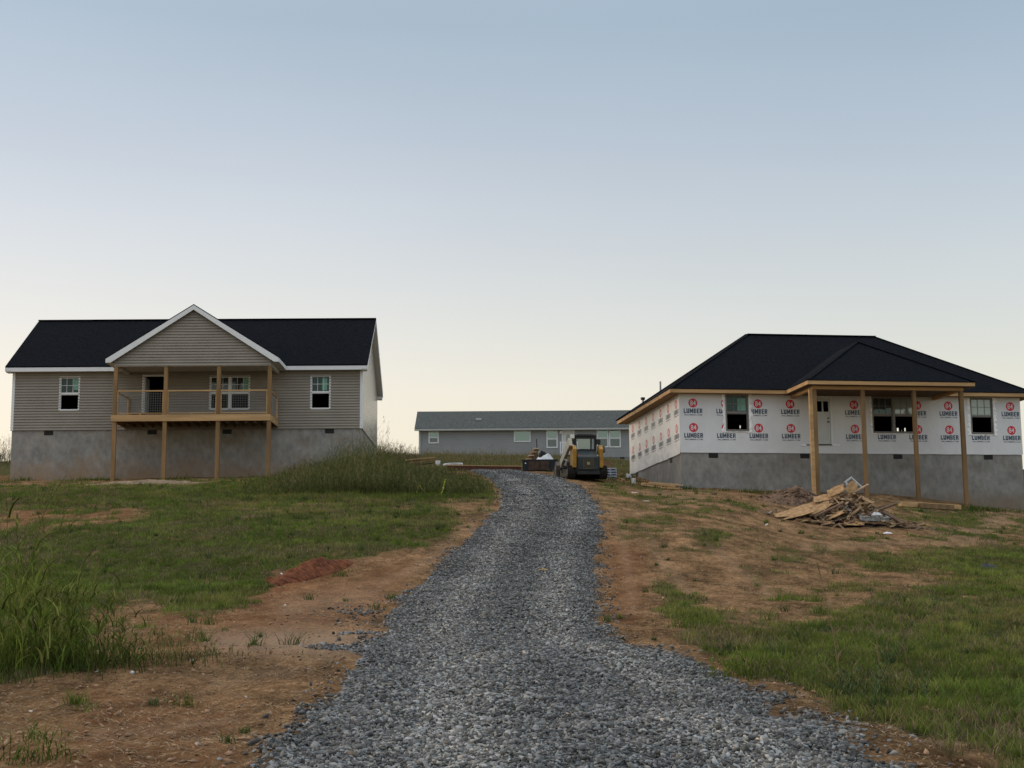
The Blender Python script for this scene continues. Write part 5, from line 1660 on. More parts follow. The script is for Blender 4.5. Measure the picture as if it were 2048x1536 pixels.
rf = mb.build('roof', M_['roof_grey'], h3)
q = F3.at(957, 838, 1.6)
MB().box(q[0] - .25, q[0] + .25, 1.5, 1.9, q[1] - .12, q[1] + .08).build('roof_vent', mat('pale_vent_metal', (.4, .4, .38), .5), rf)
mb = MB(); mb.box(rx0, W + .3, -OH - .10, -OH + .005, he - .16, he + .0)
mb.build('gutter', mat('gutter_metal', (.42, .42, .40), .5, .1, 2), h3)
MB().box(rx0 + .05, W + .3, -OH + .01, -.01, he - .12, he - .10).build('soffit', M_['soffit'], h3)
mb = MB(); mb.box(-.02, .14, -.05, .1, fz, he - .13); mb.box(.02, .13, -.14, -.055, fz, he - .17); mb.build('corner_board', mat('corner_vinyl', (.42, .43, .42), .5), h3)
t0, t1, z0, z1 = dop
mb = MB(); mb.box(t0 - .09, t0, -.06, .05, z0, z1 + .09, B3); mb.box(t1, t1 + .09, -.06, .05, z0, z1 + .09, B3); mb.box(t0, t1, -.06, .048, z1, z1 + .09, B3)
df = mb.build('door_frame', M_['white'], h3)
mb = MB(); mb.box(t0 + .01, t1 - .01, -.04, -.01, z0, z1 - .01, B3)
for k, r_ in ((1, .02),): pass
dl = mb.build('door_leaf', mat('pale_door_paint', (.62, .60, .56), .5, .05, 3), df)
mb = MB(); cx, cz = (t0 + t1) / 2, z0 + 1.25
mb.add([(cx + .20 * math.cos(a), -.012 + 0, cz + .52 * math.sin(a)) for a in np.linspace(0, 2 * math.pi, 24, endpoint=False)], [tuple(range(24))])
mb.build('oval_glass', mat('etched_glass', (.34, .36, .34), .4, .3, 12, spec=.5), dl)
q = F3.at(1121, 865); MB().box(q[0] - .09, q[0] + .09, .0, .12, q[1] - .12, q[1] + .12, B3).build('wall_lamp', M_['white'], h3)
vent(h3, Basis((0, .03, 0), (1, 0, 0), (0, -1, 0)), F3.at(1244.5, 916)[0], F3.at(1244.5, 916)[1], .40, .20)
vent(h3, Basis((0, .03, 0), (1, 0, 0), (0, -1, 0)), F3.at(1160, 917)[0], F3.at(1160, 917)[1], .40, .20)
# white entrance stoop with rails in front of the door
sx0_, sx1_ = F3.at(1119, 890)[0], t1 + .35
zrail = F3.at(1125, 884, -1.2)[1]
mb = MB(); mb.box(sx0_, sx1_, -1.25, -.03, dop[2] - .16, dop[2] - .02)
for x in (sx0_ + .05, sx1_ - .05):
    for y in (-1.2, -.1): mb.box(x - .05, x + .05, y - .05, y + .05, -1.2, dop[2] - .161)
for k in range(4):
    mb.box(sx1_ + .01 + k * .28, sx1_ + .29 + k * .28, -1.2, -.1, dop[2] - .38 - k * .2, dop[2] - .34 - k * .2)
st = mb.build('stoop', mat('stoop_paint', (.45, .45, .44), .6, .1, 3), h3)
mb = MB()
for x in (sx0_ + .04, sx1_ - .04): mb.box(x - .045, x + .045, -1.24, -1.15, dop[2] - .019, zrail + .04)
mb.box(sx0_ + .085, sx1_ - .085, -1.22, -1.17, zrail - .06, zrail); mb.box(sx0_ + .085, sx1_ - .085, -1.22, -1.17, dop[2] + .06, dop[2] + .10)
k = sx0_ + .18
while k < sx1_ - .1:
    mb.box(k, k + .035, -1.21, -1.18, dop[2] + .101, zrail - .061); k += .13
mb.build('stoop_railing', M_['white'], h3)

# ================================================================ compact track loader
q = ground_at(1166, 961)
lg = empty('track_loader', (float(q[0]) + .02, float(q[1]) + .9, gz(q[0], q[1] + .9) - .02), math.radians(8), 'small yellow and white tracked loader parked with its rear to the driveway', 'loader')
lg.rotation_euler = (math.radians(5), 0, math.radians(8))
yel = mat('worn_yellow_paint', (.42, .215, .028), .45, .35, 5, .1, 20, spec=.4)
wht = mat('dusty_white_paint', (.50, .46, .37), .5, .2, 6, spec=.4)
teal = mat('dark_slate_paint', (.024, .034, .037), .45, .3, 4, .1, 15, spec=.4)
rub = mat('muddy_rubber', (.022, .020, .018), .9, .3, 12, .4, 30)
drk = mat('black_machine_paint', (.014, .015, .016), .5, .2, 6, spec=.4)
# body
mb = MB(); mb.box(-.52, .52, -1.25, 1.1, .30, .78)
mb.build('chassis', drk, lg, bevel=.02)
mb = MB()
mb.prism([(-1.30, .34), (-1.34, .95), (-1.22, 1.06), (-.55, 1.28), (-.55, .34)], Basis((0, 0, 0), (0, 1, 0), (1, 0, 0)), -.48, .48)
hood = mb.build('engine_cover', teal, lg, bevel=.025)
mb = MB()
mb.box(-.44, .44, -1.375, -1.345, .42, .92)
rd = mb.build('rear_door', teal, lg, bevel=.01)
mb = MB()
for k in range(9): mb.box(-.20, .20, -1.385, -1.378, .46 + k * .048, .485 + k * .048)
mb.box(-.235, -.205, -1.386, -1.376, .44, .90); mb.box(.205, .235, -1.386, -1.376, .44, .90); mb.box(-.204, .204, -1.386, -1.376, .885, .90); mb.box(-.204, .204, -1.386, -1.376, .44, .455)
mb.build('grille', mat('brown_dusty_grille', (.10, .085, .05), .6, .3, 10), rd)
MB().box(-.06, .06, -1.398, -1.387, .62, .74).build('badge', mat('worn_badge', (.36, .30, .16), .5, .3, 20), rd)
MB().box(-.50, .50, -1.44, -1.30, .20, .335).build('bumper', drk, lg, bevel=.02)
for sx in (-1, 1):
    mb = MB()
    mb.prism([(-1.30, .50), (-1.32, 1.30), (-1.12, 1.46), (-.80, 1.46), (-.62, 1.10), (-.62, .50)], Basis((0, 0, 0), (0, 1, 0), (1, 0, 0)), sx * .50, sx * .66)
    mb.build('side_tower', yel, lg, bevel=.015)
    mb = MB()   # lift arm down to the front
    pr = [(-1.24, 1.44), (-1.10, 1.74), (-.80, 1.76), (1.15, .86), (1.32, .40), (1.10, .34), (.80, .66), (-.85, 1.32)] if sx < 0 else [(-1.15, 1.20), (-.95, 1.44), (-.10, 1.30), (1.05, .82), (1.30, .40), (1.12, .34), (.86, .66), (-.25, 1.08)]
    mb.prism(pr, Basis((0, 0, 0), (0, 1, 0), (1, 0, 0)), sx * .67, sx * .80)
    mb.build('lift_arm', wht if sx < 0 else drk, lg, bevel=.012)
    mb = MB(); mb.tube([(sx * .735, -.45, .78), (sx * .735, .62, .92)], .04, 10); mb.tube([(sx * .735, .1, .85), (sx * .735, .80, .80)], .025, 8)
    mb.build('hydraulic_cylinder', M_['steel'], lg)
    # track
    path = []
    for a in np.linspace(90, 270, 9): path.append((-.98 + .26 * math.cos(math.radians(a)), .30 + .27 * math.sin(math.radians(a))))
    for a in np.linspace(-90, 90, 9): path.append((.72 + .22 * math.cos(math.radians(a)), .26 + .235 * math.sin(math.radians(a))))
    for yy in (.2, -.3): path.append((yy, .50))
    inner = [((y - (-.13)) * .93 - .13, (z - .28) * .84 + .28) for y, z in path]
    mb = MB(); n = len(path); x0, x1 = sx * .53, sx * .87
    for i in range(n):
        j = (i + 1) % n
        a, b, c, d = path[i], path[j], inner[i], inner[j]
        mb.quad((x0, a[0], a[1]), (x1, a[0], a[1]), (x1, b[0], b[1]), (x0, b[0], b[1]))
        mb.quad((x0, c[0], c[1]), (x0, d[0], d[1]), (x1, d[0], d[1]), (x1, c[0], c[1]))
        for x in (x0, x1): mb.quad((x, a[0], a[1]), (x, b[0], b[1]), (x, d[0], d[1]), (x, c[0], c[1]))
    # lugs
    L_ = []
    for i in range(n):
        a, b = Vector((0, *path[i])), Vector((0, *path[(i + 1) % n])); m_ = max(1, round((b - a).length / .095))
        for k in range(m_): L_.append((a.lerp(b, (k + .5) / m_), (b - a).normalized()))
    for p, d in L_:
        nrm = Vector((0, d.z, -d.y)); c = Vector((0, -.13, .28))
        if nrm.dot(p - c) < 0: nrm = -nrm
        mb.bar(Vector((x0 + sx * .01, p.y, p.z)) + nrm * .014, Vector((x1 - sx * .01, p.y, p.z)) + nrm * .014, .045, .028, up=nrm)
    tk = mb.build('track', rub, lg)
    mb = MB()
    for y, z, r_ in ((-.98, .30, .19), (.72, .26, .16), (-.62, .17, .10), (-.36, .17, .10), (-.10, .17, .10), (.16, .17, .10), (.42, .17, .10)):
        mb.tube([(sx * .60, y, z), (sx * .85, y, z)], r_, 14)
    mb.build('roller', mat('dusty_steel', (.16, .13, .10), .7, .3, 8), tk)
    mb = MB(); mb.box(min(sx * .60, sx * .80), max(sx * .60, sx * .80), -.9, .6, .18, .44); mb.build('track_frame', drk, tk)
# cab
mb = MB()
for x in (-.44, .44):
    s_ = .035
    mb.bar((x, -.62, 1.24), (x, -.60, 1.86), .09, .09); mb.bar((x, .42, .80), (x, .34, 1.86), .07, .07); mb.bar((x, -.62, 1.24), (x, .40, 1.18), .06, .06)
mb.box(-.46, .46, -.66, -.58, 1.20, 1.30); mb.box(-.46, .46, -.66, -.58, 1.76, 1.86)
mb.box(-.46, .46, .30, .38, 1.78, 1.86)
mb.box(-.45, -.40, -.58, .3, .8, 1.24); mb.box(.40, .45, -.58, .3, .8, 1.24)
cab = mb.build('cab', drk, lg, bevel=.008)
mb = MB(); mb.box(-.48, .48, -.70, .44, 1.865, 1.93); mb.box(-.36, .36, -.60, .30, 1.932, 1.965); mb.build('cab_roof', drk, lg, bevel=.02)
MB().box(-.33, .22, -.635, -.628, 1.31, 1.75).build('rear_window', pane_mat('dusty_pale_glass', (.5, .6, .58), .3, (.13, .16, .155), .05), cab)
mb = MB(); mb.box(-.15, .15, -.35, .0, 1.05, 1.15); mb.box(-.18, .18, -.42, -.34, 1.1, 1.6); mb.build('seat', drk, cab)
for x in (-.60, .56):
    MB().box(x - .10, x + .10, -.74, -.68, 1.50, 1.74).build('work_lamp', drk, lg, bevel=.02)
MB().box(-.66, -.50, -.80, -.62, 1.76, 1.92).build('beacon', mat('white_cap', (.7, .68, .62), .5), lg, bevel=.02)
for x, m__ in ((.40, 'amber_lens'), (-.40, 'red_lens')):
    MB().box(x - .035, x + .035, -1.39, -1.36, 1.0, 1.05).build('tail_light', mat(m__, (.45, .10, .03) if x < 0 else (.5, .45, .35), .3), lg)
# bucket in front
mb = MB()
prof = [(1.15, .10), (1.95, .04), (1.97, .09), (1.30, .20), (1.22, .50), (1.40, .74), (1.36, .78), (1.12, .60)]
mb.prism(prof, Basis((0, 0, 0), (0, 1, 0), (1, 0, 0)), -.95, .95)
for x in (-.97, .95): mb.prism([(1.15, .09), (1.96, .06), (1.42, .77), (1.14, .60)], Basis((x, 0, 0), (0, 1, 0), (1, 0, 0)), 0, .02)
mb.build('bucket', mat('scraped_steel', (.13, .105, .09), .5, .5, 5, metal=.4), lg)


def at_ground(px, py, dz=0.0):
    p = ground_at(px, py); return Vector((float(p[0]), float(p[1]), gz(p[0], p[1]) + dz))


def place(o, loc, rz=0.0, rx=0.0, ry=0.0):
    o.location = loc; o.rotation_euler = (rx, ry, rz); return o


def crumple(o_name, m, sx, sy, h, seed, nx=22, ny=16, rough=.5):
    """crumpled sheet or filled bag: a closed lumpy heap with folds"""
    mb = MB(); vs = []
    for j in range(ny + 1):
        for i in range(nx + 1):
            x, y = i / nx * 2 - 1, j / ny * 2 - 1
            r = min(1, (abs(x) ** 3 + abs(y) ** 3) ** (1 / 3))
            e = (1 - r ** 2.2)
            z = h * (e ** .8 if e > 0 else 0) * (.35 + 1.6 * rough * fbm(np.array([x * 2.1 + seed]), np.array([y * 2.1]), seed, 4)[0] * 1.4)
            k = 1 + .12 * (vnoise(np.array([x * 3 + seed]), np.array([y * 3.]), seed + 3)[0] - .5)
            vs.append((x * sx / 2 * k, y * sy / 2 * k, max(0, z) - .01))
    fs = [(j * (nx + 1) + i, j * (nx + 1) + i + 1, (j + 1) * (nx + 1) + i + 1, (j + 1) * (nx + 1) + i) for j in range(ny) for i in range(nx)]
    mb.add(vs, fs); mb.quad((-sx / 2, -sy / 2, -.02), (sx / 2, -sy / 2, -.02), (sx / 2, sy / 2, -.02), (-sx / 2, sy / 2, -.02))
    return mb.build(o_name, m)


# ================================================================ steel bin with what lies on and behind it
p = at_ground(1080, 943); sc_ = (1115 - 1045) / FPX * p.y
bn = empty('steel_bin', p + Vector((0, 0, -.02)), math.radians(-1), 'low dark steel bin with a rusty front, parked left of the tracked loader', 'bin')
hb = .60; wb = sc_ / 2
rust = mat('rusty_panel', (.085, .052, .036), .8, .5, 5, .3, 20)
dsteel = mat('blue_black_steel', (.016, .020, .028), .6, .3, 5)
mb = MB()
mb.box(-wb, wb, 0, .04, .06, hb); mb.box(-wb, wb, 1.3, 1.34, .06, hb); mb.box(-wb, -wb + .04, .041, 1.299, .06, hb); mb.box(wb - .04, wb, .041, 1.299, .06, hb); mb.box(-wb + .041, wb - .041, .041, 1.299, .06, .10)
mb.box(-wb - .03, wb + .03, -.03, .0 - .001, hb - .07, hb + .01)
mb.build('box_wall', dsteel, bn, bevel=.006)
MB().box(-wb + .30, wb - .42, -.028, -.002, .10, hb - .08).build('rusty_panel', rust, bn)
mb = MB()
for x in (-wb + .27, -wb + .85, wb - .40, wb - .03): mb.box(x - .02, x + .02, -.045, -.003, .06, hb - .075)
mb.build('rib', dsteel, bn)
MB().box(-wb + .05, wb - .05, .1, 1.2, -.06, .058).build('skid', dsteel, bn)
MB().box(-wb + .12, -wb + .18, -.036, -.031, .40, .46).build('reflector', M_['white'], bn)
sh = crumple('plastic_sheet', mat('white_plastic_film', (.62, .63, .66), .35, .25, 6, .5, 14, spec=.5), wb * 1.12, .9, .36, 4)
place(sh, p + Vector((.26, .62, hb - .05))); tag(sh, 'crumpled white plastic sheet heaped on the steel bin', 'plastic sheet')
sh.scale = (1, 1, 1)
MB().box(-wb + .05, wb - .05, .05, 1.29, hb - .10, hb - .03).build('load', dsteel, bn)
jk = crumple('work_jacket', mat('black_cloth', (.012, .012, .014), .85, .2, 9), .42, .34, .26, 9); place(jk, p + Vector((.16, .55, hb + .20)))
tag(jk, 'black bundled cloth on top of the white plastic sheet', 'cloth bundle')
# stair stringers with pale treads, leaning behind the bin
q = at_ground(1062, 938)
sl = empty('timber_steps', q + Vector((0, 1.9, .05)), 0, 'set of loose timber steps with pale treads behind the steel bin', 'steps')
s7 = 1 / 41.0
mb = MB(); mb.prism([(-.30, .40), (.38, 1.30), (.38, .40)], LOCAL, 0, .06); mb.prism([(-.30, .40), (.38, 1.30), (.38, .40)], Basis((0, 0, 0), (1, 0, 0), (0, 1, 0)), .7, .76)
mb.box(-.3, .38, .0, .76, -.1, .399)
mb.build('stringer', mat('brown_plank', (.14, .085, .05), .8, .3, 6), sl)
for k in range(5):
    x = -.24 + k * .135; z = .44 + k * .182
    MB().box(x - .16, x + .17, -.05, .80, z, z + .055).build('tread', M_['pine_h'] if k % 2 else mat('pale_tread', (.55, .46, .34), .8, .2, 5), sl)
MB().bar((.40, .3, .4), (.34, .3, 1.75), .05, .05).build('stake', mat('dark_stake', (.05, .04, .03), .8), sl)
# long beam
a = at_ground(895, 940); b = at_ground(1043, 941)
a.z = unproj(895, 937, a.y)[2]; b.y = a.y - .4; b.z = unproj(1043, 939, b.y)[2]; b.x = unproj(1043, 940, b.y)[0]
g0 = gz(a.x, a.y)
mb = MB(); mb.bar((0, 0, 0), b - a, .26, .20)
o = mb.build('timber_beam', mat('red_brown_beam', (.115, .045, .030), .8, .35, 4), bevel=.005)
o.location = (a.x, a.y, a.z + .03); tag(o, 'long red brown timber beam lying at the top of the driveway', 'beam')
mb = MB(); mb.bar((0, 0, 0), b - a + Vector((.02, 0, 0)), .30, .05)
o2 = mb.build('plank', M_['pine_h']); o2.location = (a.x, a.y, a.z + .157); tag(o2, 'long pale plank lying on top of the red brown beam', 'plank')
# boards to the left of the bucket
for k, (x0, y0, x1, y1, lb) in enumerate(((812, 920, 869, 915, 'pale plank, topmost of those beside the tall weeds'), (818, 926, 868, 920, 'plank in the middle of the pile beside the tall weeds'), (830, 931, 866, 926, 'dark plank at the bottom of the pile beside the tall weeds'))):
    p0 = at_ground(x0, 938); p1 = at_ground(x1, 938)
    p0.z = unproj(x0, y0, p0.y)[2]; p1.z = unproj(x1, y1, p1.y)[2]
    mb = MB(); mb.bar((0, 0, 0), p1 - p0, .24, .05)
    o = mb.build('plank', [M_['pine_h'], M_['pine'], rust][k]); o.location = p0; tag(o, lb, 'plank')
    z = (p0.z + p1.z) / 2


def bucket(label, px, py, h, tilt=0.0):
    pp = at_ground(px, py)
    r = h * .42
    mb = MB(); mb.tube([(0, 0, 0), (0, 0, h)], [r * .85, r], 18)
    root = mb.build('bucket', M_['white']); place(root, pp + Vector((0, 0, -.01)), 0, tilt)
    MB().tube([(0, 0, h - .05), (0, 0, h - .03)], r * 1.05, 18).build('rim_band', M_['white'], root)
    m2 = MB(); m2.tube([(r * 1.03 * math.cos(t), -.02 - r * .5 * math.sin(t), h - .05 - r * 1.1 * math.sin(t)) for t in np.linspace(0, math.pi, 12)], .006, 5)
    m2.build('handle', M_['steel'], root)
    return tag(root, label, 'bucket')


bucket('white bucket between the planks and the coiled pipe', 876, 932, .34)
bucket('white bucket standing by the corner of the wrapped house', 1267, 968, .27)
# coil of white pipe
pp = at_ground(906, 934)
mb = MB()
mb.tube([((.50 + .03 * math.sin(t * .7)) * math.cos(t) * (1.05 + .06 * math.sin(t * .31)), .34 * math.sin(t), .03 + .028 * t / 6.28 + .03 * math.sin(t * 1.3)) for t in np.linspace(0, 31, 130)], .022, 6)
o = mb.build('pipe_coil', mat('white_flexible_pipe', (.62, .62, .62), .5, .1, 6), smooth=True); o.location = pp + Vector((0, .25, .03))
o.rotation_euler = (.25, 0, 0); tag(o, 'coil of white flexible pipe lying beside the white bucket', 'pipe')
# scraps on the ground near the bend
for (px, py, w, hgt, name, lb, cat, m) in ((858, 950, .75, .07, 'wrap_scrap', 'pale torn strip lying in the grass below the planks', 'scrap', M_['wrap']), (1775, 1069, .30, .05, 'wrap_scrap', 'white scrap on the soil in front of the wood pile', 'scrap', M_['wrap']),
                                          (1257, 957, .34, .24, 'wrap_scrap', 'bunched white wrap against the corner of the wrapped house', 'scrap', M_['wrap']), (1268, 984, .35, .03, 'wrap_scrap', 'thin white scrap on the soil below the white bucket', 'scrap', M_['wrap']),
                                          (1292, 1000, .30, .03, 'wrap_scrap', 'white scrap in the brown soil between driveway and wood pile', 'scrap', M_['wrap']), (1975, 1136, .50, .13, 'plastic_sheet', 'crumpled black plastic lying in the right lawn', 'plastic sheet', M_['black'])):
    o = crumple(name, m, w, w * .5, hgt, int(px) % 50, 12, 9); place(o, at_ground(px, py), .2); tag(o, lb, cat)
mb = MB(); mb.tube([(0, 0, 0), (.0, .0, .14)], .05, 12); mb.tube([(0, 0, .14), (.01, 0, .16)], .052, 12)
o = mb.build('paint_can', mat('rusty_can', (.45, .30, .24), .5, .4, 9)); place(o, at_ground(882, 961), 0, 0, 1.2); tag(o, 'small rusty can lying beside the yellow tape', 'can')


# yellow tape tied to stakes in the weeds
def tape(label, pts, w=.035):
    P3 = []
    y0 = at_ground(pts[-1][0], pts[-1][1]).y
    for (x, y) in pts: P3.append(Vector(unproj(x, y, y0)))
    o0 = P3[-1].copy()
    mb = MB()
    for a_, b_ in zip(P3[:-1], P3[1:]):
        n_ = 6
        for k in range(n_):
            c0 = a_.lerp(b_, k / n_); c1 = a_.lerp(b_, (k + 1) / n_)
            t0 = Vector((math.cos(k * .9), math.sin(k * .9), .0)) * w / 2; t1 = Vector((math.cos((k + 1) * .9), math.sin((k + 1) * .9), 0)) * w / 2
            mb.quad(c0 - o0 - t0, c0 - o0 + t0, c1 - o0 + t1, c1 - o0 - t1)
    o = mb.build('marking_tape', mat('yellow_tape', (.52, .50, .05), .5, .15, 8)); o.location = o0
    tag(o, label, 'marking tape', 'yellow marking tape in the weeds')


tape('yellow tape hanging straight down near the driveway bend', [(891, 958), (888, 968), (886, 980), (882, 988), (885, 992)], .05)
tape('yellow tape bent into a narrow peak left of the hanging tape', [(833, 986), (838, 969), (842, 975), (857, 991)], .022)
tape('yellow tape bent into a wide flat peak in the tall weeds', [(699, 980), (718, 962), (736, 983)], .022)
# string line in front of the taupe house
pa_ = unproj(20, 978, 57.0); pb_ = unproj(470, 967, 59.0)
mb = MB(); pts = [Vector(pa_ * (1 - t) + pb_ * t) - Vector((0, 0, .12 * math.sin(math.pi * t))) for t in np.linspace(0, 1, 12)]
o0 = pts[0].copy(); mb.tube([q_ - o0 for q_ in pts], .006, 5)
lw = mb.build('string_line', mat('pale_string', (.50, .48, .40), .7)); lw.location = o0; tag(lw, 'pale string line stretched low above the grass before the taupe house', 'string')
for e_ in (pts[0], pts[-1]):
    MB().box(-.015, .015, .01, .04, -1.0, .06).build('stake', M_['pine'], lw).location = e_ - o0


# ================================================================ soil mounds
def mound(name, label, cat, px, py, sx, sy, h, m, seed, rz=0.0, lumps=.35):
    pp = at_ground(px, py)
    nx, ny = 70, 36; vs = []
    for j in range(ny + 1):
        for i in range(nx + 1):
            x, y = i / nx * 2 - 1, j / ny * 2 - 1
            r = math.hypot(x, y) * (1 + .25 * (vnoise(np.array([math.atan2(y, x) * 1.3 + 5]), np.array([seed * 1.]), seed)[0] - .5))
            e = max(0, 1 - r) ** .8
            xx, yy = x * sx / 2, y * sy / 2
            c, s_ = math.cos(rz), math.sin(rz)
            wx, wy = xx * c - yy * s_, xx * s_ + yy * c
            n_ = fbm(np.array([xx * 6.]), np.array([yy * 6.]), seed, 5)[0]
            vs.append((wx, wy, pp.x + wx, pp.y + wy, h * e * (1 - lumps + 2 * lumps * n_) * 1.2 - .03 + (.02 if e > 0 else -.04)))
    V = np.array(vs); Z = terrain(V[:, 2], V[:, 3]) - pp.z + V[:, 4]
    Vv = np.stack([V[:, 0], V[:, 1], Z], 1)
    F = np.array([(j * (nx + 1) + i, j * (nx + 1) + i + 1, (j + 1) * (nx + 1) + i + 1, (j + 1) * (nx + 1) + i) for j in range(ny) for i in range(nx)])
    o = np_mesh(name, Vv, F, [m]); o.location = pp
    return tag(o, label, cat)


brown = mat('dug_brown_soil', (.20, .13, .088), .95, .5, 9, 1.0, 14, spec=.1, bdist=.04)
redsoil = mat('dug_red_clay', (.20, .068, .032), .95, .65, 9, 1.0, 16, spec=.1, bdist=.04)
mound('dirt_mound', 'mound of dug brown soil by the double porch post', 'dirt mound', 1596, 1009, 3.1, 2.2, .55, brown, 12, 0, .45)
_a, _b = at_ground(545, 1174), at_ground(692, 1128)
mound('dirt_mound', 'low ridge of red clay on the edge of the left lawn', 'dirt mound', 620, 1151, (_b - _a).length * 1.05, .75, .27, redsoil, 5, math.atan2(_b.y - _a.y, _b.x - _a.x), .4)
mound('dirt_mound', 'small heap of red clay beside the lawn, left of the red ridge', 'dirt mound', 540, 1166, .42, .3, .09, redsoil, 8, .2, .4)
mound('dirt_mound', 'flat pale spoil along the foundation of the taupe house', 'dirt mound', 300, 968, 5.2, .8, .16, mat('pale_spoil', (.27, .20, .135), .95, .4, 6, .8, 12, spec=.1), 3, 0, .4)
# clods on the brown mound
pm = at_ground(1596, 1009)
n = 500; X = pm.x + rng.normal(0, .62, n); Y = pm.y + rng.normal(0, .45, n)
def mound_z(x, y):
    r = np.hypot((x - pm.x) / 1.55, (y - pm.y) / 1.1); return terrain(x, y) + .55 * np.clip(1 - r, 0, 1) ** .8 * 1.1
v, f, k = scatter_rocks(octa(), X, Y, rng.uniform(.05, .16, n), zf=mound_z)
tag(np_mesh('dirt', v, f, [vcol_mat('mound_clod', rough=.95, spec=.1, bump=.5, bscale=30)], colors={'Col': np.repeat(rng.uniform(.6, 1.25, (n, 1)) * np.array([[.155, .102, .070]]), k, 0)}), 'coarse clods tumbling down the brown soil mound', 'dirt', kind='stuff')

# ================================================================ pile of scrap lumber
pc = at_ground(1690, 1050)
S = pc.y / FPX                                  # metres per photo pixel here
pz = lambda x, y: gz(pc.x + x, pc.y + y) - pc.z
def heap(x, y): return .70 * math.exp(-((x - .25) / 1.02) ** 2 - ((y - .45) / .75) ** 2) + .22 * math.exp(-((x - .1) / 1.9) ** 2 - ((y - .1) / 1.0) ** 2)
WOOD = [mat('scrap_pine_%s' % nm, c, .85, .35, 9, .3, 25, spec=.15) for nm, c in (('pale', (.38, .27, .17)), ('tan', (.27, .175, .10)), ('grey', (.27, .22, .175)), ('brown', (.16, .10, .065)), ('yellow', (.44, .31, .16)))]
OSB = mat('scrap_sheathing', (.42, .26, .13), .85, .45, 7, .3, 40, spec=.15)
def board_obj(name, m, L, Wd, T, label, cat, loc, rot, group=None, chip=0.0, jag=False):
    mb = MB()
    if jag:
        prof = [(-L / 2, -Wd / 2), (L * .1, -Wd / 2 - .02), (L / 2, -Wd / 2 + .06), (L / 2 - .05, 0), (L / 2 + .03, Wd / 2 - .04), (0, Wd / 2), (-L * .3, Wd / 2 - .05), (-L / 2 + .06, Wd / 2)]
        vs = [(x, y, -T / 2) for x, y in prof] + [(x, y, T / 2) for x, y in prof]; k = len(prof)
        mb.add(vs, [tuple(reversed(range(k))), tuple(range(k, 2 * k))] + [(i, (i + 1) % k, (i + 1) % k + k, i + k) for i in range(k)])
    else:
        a_ = random.uniform(-chip, chip)
        vs = [(-L / 2, -Wd / 2, -T / 2), (L / 2 + a_, -Wd / 2, -T / 2), (L / 2 - a_, Wd / 2, -T / 2), (-L / 2, Wd / 2, -T / 2), (-L / 2, -Wd / 2, T / 2), (L / 2 + a_, -Wd / 2, T / 2), (L / 2 - a_, Wd / 2, T / 2), (-L / 2, Wd / 2, T / 2)]
        mb.add(vs, [(3, 2, 1, 0), (4, 5, 6, 7), (0, 1, 5, 4), (1, 2, 6, 5), (2, 3, 7, 6), (3, 0, 4, 7)])
    o = mb.build(name, m); o.location = Vector(pc) + Vector(loc); o.rotation_euler = rot
    return tag(o, label, cat, group)


R_ = math.radians
sheets = [   # x, y, z, L, W, rot(x, y, z), label
    (-1.62, -.15, .22, 1.20, .75, (R_(20), R_(-13), R_(6)), 'largest orange sheathing sheet sloping down the left end of the scrap pile'),
    (-1.20, .30, .42, .95, .40, (R_(22), R_(-16), R_(14)), 'narrow sheathing sheet lying just above the largest one on the scrap pile'),
    (-.55, .38, .80, .70, .38, (R_(34), R_(-10), R_(-8)), 'upper sheathing piece near the top left of the scrap pile'),
    (-.80, -.02, .50, .95, .34, (R_(30), R_(-24), R_(20)), 'dark edged sheathing strip in the left middle of the scrap pile'),
    (.08, -.80, .12, .62, .50, (R_(18), R_(3), R_(-5)), 'bright square of sheathing at the foot of the scrap pile'),
    (-.98, -.62, .07, .85, .28, (R_(8), R_(-3), R_(-12)), 'flat sheathing offcut on the soil below the largest sheet'),
    (-1.45, -.72, .06, .60, .22, (R_(6), R_(2), R_(14)), 'thin sheathing offcut at the outer left toe of the scrap pile'),
    (.33, .40, 1.18, .50, .30, (R_(62), R_(-40), R_(20)), 'upright splintered sheathing piece crowning the scrap pile'),
    (-.18, .30, 1.08, .60, .34, (R_(48), R_(-22), R_(-10)), 'tilted sheathing piece just left of the crown of the scrap pile'),
    (-.45, -.45, .34, .70, .30, (R_(28), R_(-20), R_(-14)), 'torn sheathing strip lying over brown boards low in the scrap pile'),
    (-2.02, -.30, .07, .50, .30, (R_(8), R_(-6), R_(24)), 'ragged sheathing corner at the far left tip of the scrap pile'),
    (.75, .05, .80, .42, .22, (R_(40), R_(22), R_(15)), 'small sheathing chip standing right of the crown of the scrap pile'),
]
for (x, y, z, L, Wd, rot, lb) in sheets:
    board_obj('sheathing_sheet', OSB, L, Wd, .014, lb, 'sheathing', (x, y, z + pz(x, y)), rot, jag=True)
